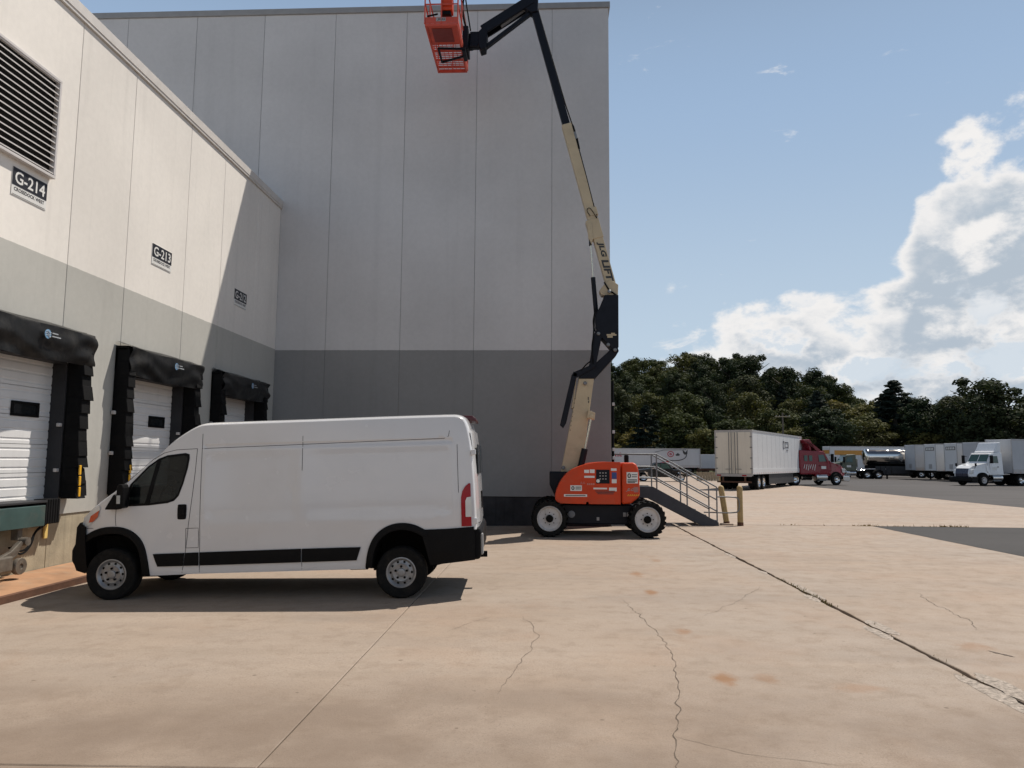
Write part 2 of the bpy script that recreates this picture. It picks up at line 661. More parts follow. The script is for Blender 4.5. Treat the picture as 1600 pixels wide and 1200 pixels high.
# ------------------------------------------------------------------ palette
M_black = mat('black rubber foam', (.006, .006, .0065), .8, var=.25, bump=.3, bscale=20, spec=.15)
M_tire = mat('tyre rubber', (.009, .009, .009), .85, spec=.15, var=.2, vscale=9, bump=.3, bscale=70, dirt=(.06, .05, .04), dirtamt=.2)
M_plastic = mat('black plastic trim', (.006, .006, .0065), .5, spec=.10, var=.15, bump=.15, bscale=300)
M_dark = mat('dark underbody', (.007, .0065, .006), .85, var=.3, spec=.1)
M_seam = mat('dark seam', (.05, .05, .052), .8)
M_steel = mat('bare steel', (.42, .42, .41), .38, .9, var=.15)
M_galv = mat('galvanised rail', (.20, .205, .21), .5, .6, var=.2, vscale=8)
M_white = mat('white paint', (.78, .78, .77), .35, var=.04)
# ------------------------------------------------------------------ setting: ground
SPOTS = [(1.57, 6.80, .13, .24, .8), (1.53, 8.59, .11, .22, .65), (1.52, 11.05, .13, .28, .8), (1.52, 12.81, .13, .32, .7),
         (4.45, 8.16, .22, .25, .45), (1.95, 6.83, .14, .18, .4), (2.64, 6.61, .30, .16, .4), (2.1, 14.6, .12, .3, .5)]
M_conc = concrete_mat('worn tan concrete', (.325, .266, .216), SPOTS)
M_conc2 = concrete_mat('pale yard concrete', (.345, .282, .232))
M_asph = asphalt_mat('grey asphalt', (.066, .060, .058))
M_asph2 = asphalt_mat('dark asphalt patch', (.040, .037, .036))


def ragged(ax, ay, bx, by, amp, step, seed):
    r = random.Random(seed)
    n = int(math.hypot(bx-ax, by-ay)/step)
    out = []
    w = 0
    for i in range(n):
        w = .8*w + r.uniform(-1, 1)*amp
        t = i/n
        out.append((ax+(bx-ax)*t + (w if ax == bx else 0), ay+(by-ay)*t + (w if ay == by else 0)))
    return out


def sheet(name, poly, z, m, parent=None):
    mb = MB()
    if callable(z):
        vs = [(x, y, z(x)) for x, y in poly]
    else:
        vs = [(x, y, z) for x, y in poly]
    mb.add(vs, [tuple(range(len(vs)))])
    o = mb.build(name, m, parent, recalc=False)
    if parent is None:
        tag(o, kind='structure')
    return o


g = sheet('ground', [(-3000, -3000), (3000, -3000), (3000, 4000), (-3000, 4000)], -.16, M_asph)
sheet('asphalt_yard', [(400, 23.12), (400, 300), (20.9, 300)] + ragged(20.9, 112, 20.9, 23.12, .05, .5, 3), .004, M_asph)
sheet('asphalt_patch', [(9.86, -30), (200, -30), (200, 23.0)] + ragged(60, 23.0, 9.84, 23.0, .012, .15, 4) + ragged(9.84, 23.0, 9.84, 4, .010, .08, 5), .004, M_asph2)
yard = sheet('concrete_yard', [(1.9, 23.12), (20.9, 23.12), (20.9, 112), (1.9, 112)], 0.0, M_conc2)
# joint bed that shows dark between the slabs
M_bed = mat('joint dirt', (.06, .05, .04), .95, var=.3, vscale=20)
mb = MB()
mb.add([(-30, -12, -.42), (0, -12, -.06), (0, 23.2, -.06), (-30, 23.2, -.42)], [(0, 1, 2, 3)])
mb.add([(0, -12, -.06), (25, -12, -.06), (25, 23.2, -.06), (0, 23.2, -.06)], [(0, 1, 2, 3)])
tag(mb.build('joint_bed', M_bed, recalc=False), kind='structure')

apron = bpy.data.objects.new('concrete_apron', None)
COL.objects.link(apron)
put(apron, (0, 0, 0))
tag(apron, kind='structure')
rs = random.Random(3)


def slab(x0, x1, y0, y1, rough_r=False, rough_l=False, far=False):
    """one slab: a chamfered block with slightly uneven edges; the spalled joint gets ragged edges"""
    def edge(ax, ay, bx, by, amp):
        L = math.hypot(bx-ax, by-ay)
        n = max(2, int(L/(.12 if amp > .006 else .6)))
        out = []
        nx, ny = (by-ay)/L, -(bx-ax)/L
        w = 0
        for i in range(n):
            t = i/n
            w = .7*w + rs.uniform(-1, 1)*amp
            a = 0 if i == 0 else w
            out.append((ax+(bx-ax)*t - nx*abs(a), ay+(by-ay)*t - ny*abs(a)))
        return out
    fold = x0 < 0 < x1
    ring = edge(x0, y0, 0 if fold else x1, y0, .002)
    fa = len(ring)
    if fold:
        ring += edge(0, y0, x1, y0, .002)
    ring += edge(x1, y0, x1, y1, .016 if rough_r else .002)
    ring += edge(x1, y1, 0 if fold else x0, y1, .003)
    fb = len(ring)
    if fold:
        ring += edge(0, y1, x0, y1, .003)
    ring += edge(x0, y1, x0, y0, .014 if rough_l else .002)
    cx, cy = (x0+x1)/2, (y0+y1)/2
    dz = rs.uniform(-.002, .002)
    c = .008
    vs = []
    for x, y in ring:
        vs.append((x, y, gz(x)-.055))
    for x, y in ring:
        vs.append((x, y, gz(x)+dz-.006))
    for x, y in ring:
        qx = x if abs(x) < 1e-6 and fold else x + (c if x < cx else -c)
        vs.append((qx, y + (c if y < cy else -c), gz(qx)+dz))
    n = len(ring)
    fs = []
    for k in (0, 1):
        for i in range(n):
            j = (i+1) % n
            fs.append((k*n+i, k*n+j, (k+1)*n+j, (k+1)*n+i))
    if fold:
        fs.append(tuple(range(2*n+fa, 2*n+fb+1)))
        fs.append(tuple(range(2*n+fb, 3*n)) + tuple(range(2*n, 2*n+fa+1)))
    else:
        fs.append(tuple(range(2*n, 3*n)))
    mb_ = MB()
    mb_.add(vs, fs)
    return mb_.build('slab', M_conc, apron)


gp = .007
xs = [-7.36, -1.81, -0.0, 3.8, 9.85]
for (y0, y1) in ((-9.0, -1.5), (-1.5, 4.73), (4.73, 23.08)):
    slab(-7.36, -1.81-gp/2, y0+gp/2, y1-gp/2)
    slab(-1.81+gp/2, 3.8-.018, y0+gp/2, y1-gp/2, rough_r=True)
    slab(3.8+.018, 9.85, y0+gp/2, y1-gp/2, rough_l=True)
# strips under the low building edge
M_rust = mat('rust stained concrete', (.36, .20, .11), .9, var=.25, vscale=2.2, bump=.4, bscale=30, dirt=(.30, .24, .17), dirtamt=.5)
M_rustd = mat('rusty steel edge', (.10, .045, .025), .85, var=.3, vscale=6, bump=.4, bscale=40)
mb = MB()
mb.prism([(-7.41, -.2), (-7.41, .015), (-8.31, .075), (-8.31, -.2)], 'y', 5.0, 21.8, M=Matrix.Scale(1, 4))
kerb = mb.build('dock_kerb', M_rust, recalc=True)
tag(kerb, kind='structure')
mb = MB()
mb.prism([(-7.36, -.2), (-7.36, .006), (-7.405, .018), (-7.405, -.2)], 'y', 5.0, 21.8)
mb.build('kerb_edge', M_rustd, kerb)

# cracks: narrow ragged ribbons a few millimetres wide, following what the slab shows
M_crack = mat('crack shadow dirt', (.105, .08, .06), .95, var=.3, vscale=25)
M_spall = mat('spalled concrete', (.335, .285, .24), .95, var=.5, vscale=22, bump=1.0, bscale=45, dirt=(.12, .10, .08), dirtamt=.6)


def ribbon(name, pts, w, m, z=.003, jit=.03, step=.06, taper=True, seed=1, wr=(.35, 1.25)):
    r = random.Random(seed)
    P = []
    for a, b in zip(pts[:-1], pts[1:]):
        L = math.hypot(b[0]-a[0], b[1]-a[1])
        n = max(1, int(L/step))
        for i in range(n):
            t = i/n
            P.append((a[0]+(b[0]-a[0])*t, a[1]+(b[1]-a[1])*t))
    P.append(pts[-1])
    j = 0
    Q = []
    for i, p in enumerate(P):
        j = .75*j + r.uniform(-1, 1)*jit
        Q.append((p[0]+j, p[1]+j*.4))
    vs = []
    n = len(Q)
    for i, p in enumerate(Q):
        a = Q[max(0, i-1)]
        b = Q[min(n-1, i+1)]
        d = Vector((b[0]-a[0], b[1]-a[1], 0)).normalized()
        nn = Vector((-d.y, d.x, 0))
        ww = w*r.uniform(*wr)
        if taper:
            ww *= min(1, 6*i/n+.15, 6*(n-1-i)/n+.15)
        for s_ in (-1, 1):
            q = Vector((p[0], p[1], 0)) + nn*(s_*ww/2)
            vs.append((q.x, q.y, gz(q.x)+z))
    mb_ = MB()
    mb_.add(vs, [(2*i, 2*i+1, 2*i+3, 2*i+2) for i in range(n-1)])
    return mb_.build(name, m, apron, recalc=False)


# coordinates worked out on the ground plane
ribbon('crack', [(1.03, 10.55), (1.15, 9.41), (1.22, 8.79), (1.27, 8.63), (1.22, 7.65), (1.15, 6.77), (1.02, 5.93), (.87, 5.39), (.85, 5.22), (.81, 4.87), (.78, 4.5)], .009, M_crack, seed=1, jit=.022)
ribbon('crack', [(-.34, 9.29), (-.18, 8.84), (-.11, 8.21), (-.15, 7.67), (-.22, 7.3), (-.32, 6.9), (-.40, 6.51), (-.42, 6.21)], .006, M_crack, seed=2, jit=.02)
ribbon('crack', [(-1.11, 8.44), (-.87, 8.95), (-.67, 9.26)], .004, M_crack, seed=3, jit=.012)
ribbon('crack', [(1.92, 9.37), (2.59, 10.45), (3.32, 11.82)], .005, M_crack, seed=4)
ribbon('crack', [(5.46, 11.45), (5.30, 10.93), (5.24, 10.16), (5.14, 9.45), (4.88, 8.92)], .009, M_crack, seed=5)
ribbon('crack', [(3.4, 19.9), (3.78, 19.2)], .02, M_crack, seed=6)
ribbon('crack', [(4.50, 7.99), (4.56, 7.86), (4.63, 7.74)], .035, M_crack, seed=8, jit=.006, step=.02)
ribbon('crack', [(.87, 5.39), (1.3, 5.1), (1.9, 4.95)], .004, M_crack, seed=9, jit=.012)
# ragged spalls beside the wide joint
for k, (y, L, w, sx) in enumerate(((6.6, 1.1, .20, 1), (6.5, 1.2, .16, -1), (9.0, .8, .16, 1), (8.7, .7, .15, -1), (10.8, .6, .12, -1), (13.2, .5, .11, -1), (11.4, 1.4, .12, 1), (15.5, .8, .10, -1), (5.4, .7, .2, 1))):
    ribbon('spall', [(3.8+sx*(w*.48+.02), y-L/2), (3.8+sx*(w*.42+.02), y), (3.8+sx*(w*.46+.02), y+L/2)], w, M_spall, z=.0025, jit=.008, step=.09, seed=20+k, wr=(.75, 1.15))

# weeds: uncountable little tufts in the joints
M_weed = leaf_mat('dry weed', (.16, .13, .05))
def tufts(spots, seed, hmax):
    r = random.Random(seed)
    vs = []
    fs = []
    for (x, y, n, sp) in spots:
        for k in range(n):
            px, py = x+r.gauss(0, sp*.25), y+r.gauss(0, sp)
            a = r.uniform(0, 2*PI)
            h = r.uniform(.3, 1)*hmax
            ln = r.uniform(.1, .9)*h
            w = .006
            b = len(vs)
            z = gz(px)-.01
            dx, dy = math.cos(a), math.sin(a)
            vs += [(px-dy*w, py+dx*w, z), (px+dy*w, py-dx*w, z), (px+dx*ln*.5+dy*w*.6, py+dy*ln*.5-dx*w*.6, z+h*.75), (px+dx*ln, py+dy*ln, z+h)]
            fs += [(b, b+1, b+2), (b, b+2, b+3)]
    m_ = MB()
    m_.add(vs, fs)
    return m_


sp = [(3.8, 10.3+k*.28+random.uniform(-.1, .1), 14, .10) for k in range(9)]
sp += [(3.8, 7.0+k*.5, 3, .12) for k in range(5)]
tag(tufts(sp, 4, .05).build('weeds', M_weed, recalc=False), 'dry grass tufts sprouting from the wide crack across the concrete', 'weeds', kind='stuff')
rw = random.Random(9)
mbw = MB()
for k in range(1500):
    x = 6 + 20*rw.random()**.8
    x += .5*math.sin(x*2.3) + .35*math.sin(x*5.1+1)
    if math.sin(x*1.7)+math.sin(x*.63+2)+rw.uniform(-1, 1) < -.3:
        continue
    y = 23.1 + rw.gauss(0, .02)
    dens = .35 if x < 9.5 else 1
    if rw.random() > dens:
        continue
    h = rw.uniform(.015, .035)+.07*rw.random()**4
    a = rw.uniform(0, 2*PI)
    b = rw.uniform(.02, .06)
    mbw.add([(x-.012, y, -.01), (x+.012, y, -.01), (x+math.cos(a)*b, y+math.sin(a)*b, h)], [(0, 1, 2)])
tag(mbw.build('weeds', M_weed, recalc=False), 'thin line of dry weeds along the edge of the dark asphalt', 'weeds', kind='stuff')

# ------------------------------------------------------------------ low building with docks
XL = -8.31
M_wallL = wall_mat('low wall paint', (.74, .70, .645), (.43, .42, .385), 5.22, .7)
M_wallT = wall_mat('tall wall paint', (.545, .535, .53), (.245, .245, .243), 5.20, .4)
M_found = mat('bare foundation concrete', (.36, .31, .22), .9, var=.2, vscale=2, bump=.5, bscale=30, streak=.5)
M_foundT = mat('damp dark foundation', (.038, .038, .042), .8, spec=.2, var=.35, vscale=1.5, bump=.5, bscale=20, streak=.6)
M_coping = mat('metal coping', (.62, .585, .545), .5, .2, var=.05)
M_door = mat('white sectional door', (.70, .69, .68), .4, var=.04, vscale=2, streak=.12)
M_jamb = mat('dark grey jamb', (.035, .035, .038), .6, var=.15, spec=.25)
M_vinyl = mat('black vinyl curtain', (.009, .009, .009), .36, spec=.35, var=.2, vscale=2.5, bump=1.0, bscale=5, dirt=(.05, .047, .042), dirtamt=.45)
M_yel = mat('yellow guide strip', (.75, .40, .02), .5, var=.1)
M_green = mat('green leveller steel', (.045, .085, .08), .5, var=.2, dirt=(.12, .10, .08), dirtamt=.4)
M_louv = mat('light louvre metal', (.58, .55, .53), .5, .1, var=.05)
M_void = mat('dark louvre void', (.01, .01, .01), .9)
M_navy = mat('sign navy', (.009, .010, .017), .5, var=.05)
M_signw = mat('sign white', (.68, .67, .64), .5, var=.05)
M_sealant = mat('joint sealant', (.30, .285, .265), .8)

low = thing('low_warehouse', 'low white and grey warehouse wall with three numbered loading docks', 'building', (XL, 15, 0))
DOCKS = (11.02, 15.09, 19.16)
JL = [-8.0, -4.3, -2.4, .05, 1.87, 3.94, 5.66, 8.0, 9.72, 12.06, 13.78, 16.10, 17.91, 20.12, 21.84]
OPZ0, OPZ1 = 1.17, 3.52
for a, b in zip(JL[:-1], JL[1:]):
    y0, y1 = a+.005, b-.005
    pieces = []
    cut = None
    for c in DOCKS:
        o0, o1 = c-1.22, c+1.22
        if o1 > y0 and o0 < y1:
            cut = (max(o0, y0), min(o1, y1)) if cut is None else (min(cut[0], max(o0, y0)), max(cut[1], min(o1, y1)))
    poly = [(y0, .93), (y1, .93), (y1, 9.64), (y0, 9.64)]
    mb = MB()
    if cut is None:
        mb.prism(poly, 'x', XL-.28, XL)
    elif cut[0] <= y0+.001 and cut[1] >= y1-.001:
        mb.box(XL-.28, XL, y0, y1, .93, OPZ0)
        mb.box(XL-.28, XL, y0, y1, OPZ1, 9.64)
    elif cut[0] <= y0+.001:
        mb.prism([(y0, .93), (y1, .93), (y1, 9.64), (y0, 9.64), (y0, OPZ1), (cut[1], OPZ1), (cut[1], OPZ0), (y0, OPZ0)], 'x', XL-.28, XL)
    elif cut[1] >= y1-.001:
        mb.prism([(y0, .93), (y1, .93), (y1, OPZ0), (cut[0], OPZ0), (cut[0], OPZ1), (y1, OPZ1), (y1, 9.64), (y0, 9.64)], 'x', XL-.28, XL)
    else:
        mb.box(XL-.28, XL, y0, y1, .93, OPZ0)
        mb.box(XL-.28, XL, y0, y1, OPZ1, 9.64)
        mb.box(XL-.28, XL, y0, cut[0], OPZ0, OPZ1)
        mb.box(XL-.28, XL, cut[1], y1, OPZ0, OPZ1)
    mb.build('wall_panel', M_wallL, low, bevel=.006, seg=1)
mb = MB()
for j in JL[1:-1]:
    for (z0, z1) in ((.93, OPZ0), (OPZ1, 9.64)) if any(abs(j-c) < 1.25 for c in DOCKS) else ((.93, 9.64),):
        mb.box(XL-.05, XL-.014, j-.0075, j+.0075, z0, z1)
mb.build('joint_sealant', M_sealant, low)
mb = MB()
mb.prism([(XL-.6, 9.64), (XL+.045, 9.64), (XL+.045, 9.70), (XL+.06, 9.70), (XL+.06, 9.90), (XL-.6, 9.94)], 'y', -8, 21.84)
mb.build('coping', M_coping, low, bevel=.006, seg=1)
for (a, b) in ((-8, 8.0), (8.0, 12.06), (12.06, 16.1), (16.1, 21.84)):
    MB().box(XL-.5, XL-.02, a+.004, b-.004, -.3, .925).build('foundation_block', M_found, low, bevel=.01)
MB().box(-28, XL-1.9, -8, 21.8, -.3, 9.6).build('building_core', M_wallL, low)
MB().box(-28, XL-.62, -8, 21.83, 9.55, 9.75).build('roof_deck', M_coping, low)
MB().box(XL-1.9, XL-.29, -8, -7.8, -.3, 9.5).build('end_wall', M_wallL, low)

rr = random.Random(11)


def pleat(mb, y0, y1, x0, x1, z0, z1, tilt):
    """one overlapping flap of a pleated pad"""
    vs = [(x0, y0, z0), (x1+tilt, y0, z0), (x1+tilt, y1, z0), (x0, y1, z0), (x0, y0, z1), (x1, y0, z1), (x1, y1, z1), (x0, y1, z1)]
    mb.add(vs, [(0, 3, 2, 1), (4, 5, 6, 7), (0, 1, 5, 4), (1, 2, 6, 5), (2, 3, 7, 6), (3, 0, 4, 7)])


def dock(c, idx):
    # recessed sectional door
    dr = sub('dock_door', low)
    n = 5
    hgt = (OPZ1-OPZ0)/n
    xd = -8.55
    for k in range(n):
        z0 = OPZ0 + k*hgt + .004
        z1 = OPZ0 + (k+1)*hgt - .004
        # ribbed section profile
        prof = [(xd-.05, z0), (xd, z0), (xd, z0+.02)]
        for q in range(3):
            zc = z0 + (q+.5)*(z1-z0)/3
            prof += [(xd, zc-.022), (xd-.010, zc-.012), (xd-.010, zc+.012), (xd, zc+.022)]
        prof += [(xd, z1), (xd-.05, z1)]
        MB().prism(prof, 'y', c-1.215, c+1.215).build('door_panel', M_door, dr)
    w = MB()
    y0, y1, z0, z1 = c+.27, c+.92, 2.555, 2.80
    w.box(xd+.001, xd+.026, y0, y1, z0, z0+.045)
    w.box(xd+.001, xd+.026, y0, y1, z1-.045, z1)
    w.box(xd+.001, xd+.026, y0, y0+.055, z0+.045, z1-.045)
    w.box(xd+.001, xd+.026, y1-.055, y1, z0+.045, z1-.045)
    w.build('window_frame', M_plastic, dr, bevel=.008)
    MB().box(xd+.001, xd+.008, y0+.055, y1-.055, z0+.045, z1-.045).build('window_pane', glass_mat('dark door glass', (.015, .017, .018), 0.0), dr)
    # jambs and head of the opening
    jb = sub('door_frame', low)
    for s_ in (-1, 1):
        MB().box(xd-.06, XL+.012, c+s_*1.22-.012, c+s_*1.22+.012, OPZ0, OPZ1).build('jamb', M_jamb, jb)
    MB().box(xd-.06, XL+.012, c-1.2, c+1.2, OPZ1-.012, OPZ1+.012).build('head', M_jamb, jb)
    MB().box(xd-.3, XL+.02, c-1.2, c+1.2, OPZ0-.03, OPZ0-.002).build('sill', M_jamb, jb)
    # dock seal
    sl = sub('dock_seal', low)
    P = .29
    for s_ in (-1, 1):
        yo, yi = c+s_*1.47, c+s_*1.235
        y0, y1 = min(yo, yi), max(yo, yi)
        poly = [(XL+.002, y0 if s_ < 0 else y0-.0), (XL+P-.03, y0), (XL+P-.03, y1), (XL+.002, y1)]
        MB().prism(poly, 'z', 1.2, 4.02).build('side_pad', M_black, sl, bevel=.02)
        f = MB()
        z = 3.98
        while z > 1.25:
            h = .235
            wd = rr.uniform(-.03, .025)
            pleat(f, y0-.006+wd*.3, y1+.012+wd, XL+.05, XL+P-.005+rr.uniform(-.012, .016), max(1.2, z-h-.05*rr.random()), z, rr.uniform(.01, .05))
            z -= h*rr.uniform(.85, 1.12)
        f.build('pad_pleats', M_black, sl, bevel=.006, seg=1)
    # head pad: sagging vinyl curtain over foam, built as a wavy grid
    ny, nz = 64, 22
    vs = []
    fs = []
    for i in range(ny+1):
        t = i/ny
        y = c-1.49 + 2.98*t
        sag = math.sin(PI*t)
        for k in range(nz+1):
            s_ = k/nz
            zt, zb = 4.13, 3.50 - .05*sag
            if s_ < .16:
                q = s_/.16
                x = XL+.01 + (P+.02)*q
                z = zt - .10*q
            else:
                q = (s_-.16)/.84
                x = XL+.03+P + .05*math.sin(PI*q)*(.6+.4*sag) - .03*q
                z = zt-.10 - (zt-.10-zb)*q
            e = min(t, 1-t)
            fold = .018*math.sin(9*q + 14*(t-.5)*(1 if t < .5 else -1) + idx*1.3) * math.exp(-e*9) * 2.2
            fold += .016*math.sin(5.5*q*2 + 3.2*math.sin(7*t+idx))*(.3+.7*q)*(1 if s_ > .2 else .2)
            fold += .010*math.sin(23*t+6*q+idx*2.1)*q
            vs.append((x+fold, y, z + .008*math.sin(11*t+idx)))
    for i in range(ny):
        for k in range(nz):
            a = i*(nz+1)+k
            fs.append((a, a+1, a+nz+2, a+nz+1))
    hm = MB()
    hm.add(vs, fs)
    hm.build('head_curtain', M_vinyl, sl, smooth=50, recalc=False)
    MB().box(XL+.003, XL+P-.02, c-1.47, c+1.47, 3.56, 4.05).build('head_pad', M_black, sl, bevel=.02)
    # round blue maker's mark with a line of small print
    lg = MB()
    ly, lz, lx = c+.10, 3.84, XL+P+.125
    ring = []
    for k in range(18):
        a = 2*PI*k/18
        ring.append((lx, ly+.075*math.cos(a), lz+.075*math.sin(a)))
    lg.add(ring, [tuple(range(18))])
    lg.build('maker_badge', mat('badge blue', (.16, .30, .46), .5), sl, recalc=False)
    lg = MB()
    for q in (-1, 0, 1):
        pts = [(lx+.003, ly-.055+.012*abs(q)+.11*i/6, lz + q*.032 + .018*math.sin(2*PI*i/6)) for i in range(7)]
        lg.tube(pts, .006, 5)
    for q, (a, b) in enumerate(((.10, .24), (.10, .31))):
        lg.box(lx, lx+.003, ly+a, ly+b, lz+.018-.05*q, lz+.036-.05*q)
    lg.build('badge_print', mat('badge pale print', (.34, .36, .38), .6), sl)
    # yellow guide strips low on the far pad
    for k in range(3):
        z0 = 1.23+.185*k
        MB().box(XL+P+.022, XL+P+.045, c+1.262-.008*k, c+1.318-.008*k, z0, z0+.165).build('guide_strip', M_yel, sl, bevel=.01)
        MB().box(XL+P+.022, XL+P+.045, c-1.318+.008*k, c-1.262+.008*k, z0, z0+.165).build('guide_strip', M_yel, sl, bevel=.01)
    for z in (1.95, 2.72):
        MB().box(XL+.02, XL+.10, c-1.52, c-1.475, z, z+.07).build('seal_bracket', M_louv, sl, bevel=.01)
        MB().box(XL-.06, XL+.0, c+1.13, c+1.206, z-.3, z-.24).build('door_guide', M_louv, dr, bevel=.01)
    # leveller, bumpers and the restraint below the door
    lv = sub('dock_leveller', low)
    MB().box(XL-.2, XL+.26, c-1.03, c+.60, OPZ0+.0, OPZ0+.035).build('lip_plate', M_jamb, lv, bevel=.006)
    MB().prism([(XL+.0, .84), (XL+.25, .80), (XL+.25, 1.13), (XL+.0, 1.16)], 'y', c-1.03, c+.58).build('front_plate', M_green, lv, bevel=.01)
    for s_, (a, b) in ((-1, (-1.42, -1.06)), (1, (.62, .98))):
        for q in range(6):
            MB().box(XL+.001, XL+.22, c+a+q*.06+.004, c+a+(q+1)*.06-.003, .82, 1.22).build('bumper_leaf', M_black, lv, bevel=.008, seg=1)
    MB().box(XL+.002, XL+.035, c+.905, c+.985, .56, .815).build('light_strip', mat('pale yellow strip', (.70, .50, .16), .5), lv, bevel=.008)
    rs_ = sub('vehicle_restraint', low)
    M_mach = mat('grimy machine steel', (.17, .15, .125), .55, .4, var=.3, vscale=8, dirt=(.10, .06, .035), dirtamt=.5)
    r1 = MB()
    r1.box(XL-.018, XL+.06, c-.72, c-.64, .08, .80)
    r1.box(XL-.018, XL+.06, c-.30, c-.22, .08, .80)
    r1.build('mounting_rail', M_mach, rs_, bevel=.008)
    MB().box(XL+.06, XL+.34, c-.76, c-.18, .20, .42).build('carriage', M_mach, rs_, bevel=.02)
    r2_ = MB()
    r2_.prism([(c-.62, .34), (c-.15, .48), (c+.06, .62), (c+.10, .58), (c-.02, .40), (c-.5, .22)], 'x', XL+.20, XL+.27)
    r2_.build('hook_arm', M_mach, rs_, bevel=.01)
    MB().lathe([(.03, -.03), (.12, -.03), (.125, -.02), (.125, .04), (.12, .05), (.045, .05), (.04, .035)], (XL+.30, c-.02, .25), (1, 0, 0), 20).build('roller', M_mach, rs_, smooth=35)
    MB().lathe([(.02, -.06), (.065, -.06), (.065, .05), (.02, .05)], (XL+.25, c+.16, .60), (1, 0, 0), 16).build('pivot', M_mach, rs_, smooth=35)
    MB().bar((XL+.12, c+.14, .62), (XL+.12, c+.14, .86), .1, .12).build('pivot_post', M_mach, rs_, bevel=.01)
    h = MB()
    for q in range(2):
        h.tube(chaikin([(XL+.10, c+.02+.05*q, .52), (XL+.13, c+.25, .42-.06*q), (XL+.12, c+.45+.04*q, .50), (XL+.09, c+.58, .70), (XL+.05, c+.80, .76+.03*q), (XL+.03, c+.92, .80)], 3), .016, 7)
    h.build('hose', M_black, rs_, smooth=40)
    MB().box(XL-.015, XL+.07, c-.48, c-.41, .48, .56).build('lamp', M_white, rs_, bevel=.01)
    # door number sign
    sg = sub('number_sign', low)
    num = 'G-%d' % (214-idx)
    y0, y1 = c-.40, c+.39
    MB().box(XL+.002, XL+.012, y0, y1, 5.955, 6.40).build('sign_board', M_signw, sg)
    MB().box(XL+.0125, XL+.016, y0+.004, y1-.004, 6.115, 6.396).build('dark_field', M_navy, sg)
    tx = MB()
    text_on(tx, num, (XL+.018, y0+.055, 6.155), (0, y1-y0-.11, 0), (0, 0, .20), bold=.016)
    tx.build('number_lettering', M_signw, sg, recalc=False)
    tx = MB()
    text_on(tx, 'CROSSDOCK WEST', (XL+.0135, y0+.05, 6.03), (0, y1-y0-.10, 0), (0, 0, .06), bold=.03)
    tx.box(XL+.0122, XL+.0135, y0+.02, y1-.02, 5.965, 5.972)
    tx.build('name_lettering', M_navy, sg, recalc=False)


for i, c in enumerate(DOCKS):
    dock(c, i)

# louvred vent above the first dock
lv = sub('louvre_vent', low)
y0, y1, z0, z1 = 9.55, 11.47, 6.51, 8.23
MB().box(XL+.002, XL+.012, y0+.03, y1-.03, z0+.03, z1-.03).build('vent_void', M_void, lv)
f = MB()
f.box(XL+.001, XL+.10, y0, y1, z1-.05, z1)
f.box(XL+.001, XL+.10, y0, y1, z0, z0+.05)
f.box(XL+.001, XL+.10, y0, y0+.05, z0+.05, z1-.05)
f.box(XL+.001, XL+.10, y1-.05, y1, z0+.05, z1-.05)
f.build('vent_frame', M_louv, lv, bevel=.006)
ns = 16
for k in range(ns):
    z = z0+.08 + (z1-z0-.14)*k/(ns-1)
    MB().prism([(XL+.030, z+.028), (XL+.034, z+.033), (XL+.078, z+.010), (XL+.090, z+.010), (XL+.090, z-.010), (XL+.078, z-.006)], 'y', y0+.05, y1-.05).build('slat', M_louv, lv)

# ------------------------------------------------------------------ tall building
YT, XR, ZT = 21.85, 1.88, 16.06
tall = thing('tall_warehouse', 'tall grey warehouse block in shade with dark grey lower band', 'building', (-6, YT, 0))
JT = [-22.7, -20.4, -18.1, -15.85, -13.58, -11.30, -9.08, -6.77, -4.48, -2.23, .12, XR]
for a, b in zip(JT[:-1], JT[1:]):
    MB().box(a+.005, b-.005 if b != XR else XR, YT, YT+.28, .84, ZT).build('wall_panel', M_wallT, tall, bevel=.006, seg=1)
mb = MB()
for j in JT[1:-1]:
    mb.box(j-.0075, j+.0075, YT+.012, YT+.05, .84, ZT)
mb.build('joint_sealant', mat('dark joint sealant', (.20, .20, .20), .8), tall)
js = [YT+.285, 26, 30, 34, 38, 42, 46, 50]
for a, b in zip(js[:-1], js[1:]):
    MB().box(XR-.28, XR, a+.006, b-.006, .84, ZT).build('side_panel', M_wallT, tall, bevel=.008, seg=1)
MB().box(-22.7, XR-.29, YT+.29, 50, -.2, ZT-.1).build('building_core', M_wallT, tall)
MB().box(-22.7, XR+.05, YT-.05, 50.05, ZT, ZT+.19).build('coping', mat('grey coping', (.27, .27, .27), .6, .0), tall, bevel=.01)
for a, b in zip(JT[:-1], JT[1:]):
    MB().box(a+.003, b-.003, YT+.035, YT+.28, -.35, .835).build('foundation_block', M_foundT, tall, bevel=.01)
MB().box(XR-.28, XR-.03, YT+.285, 50, -.2, .835).build('side_foundation', M_foundT, tall)
# downpipe with white clips on the corner
dp = sub('downpipe', tall)
MB().tube([(XR+.07, YT+.25, .1), (XR+.07, YT+.25, 4.3)], .045, 10).build('pipe', M_plastic, dp, smooth=40)
M_trc = mat('grey clip', (.50, .50, .50), .5)
for z in (1.95, 2.2, 2.72, 3.55):
    MB().box(XR+.05, XR+.125, YT+.16, YT+.24, z, z+.09).build('clip', M_trc, dp, bevel=.01)

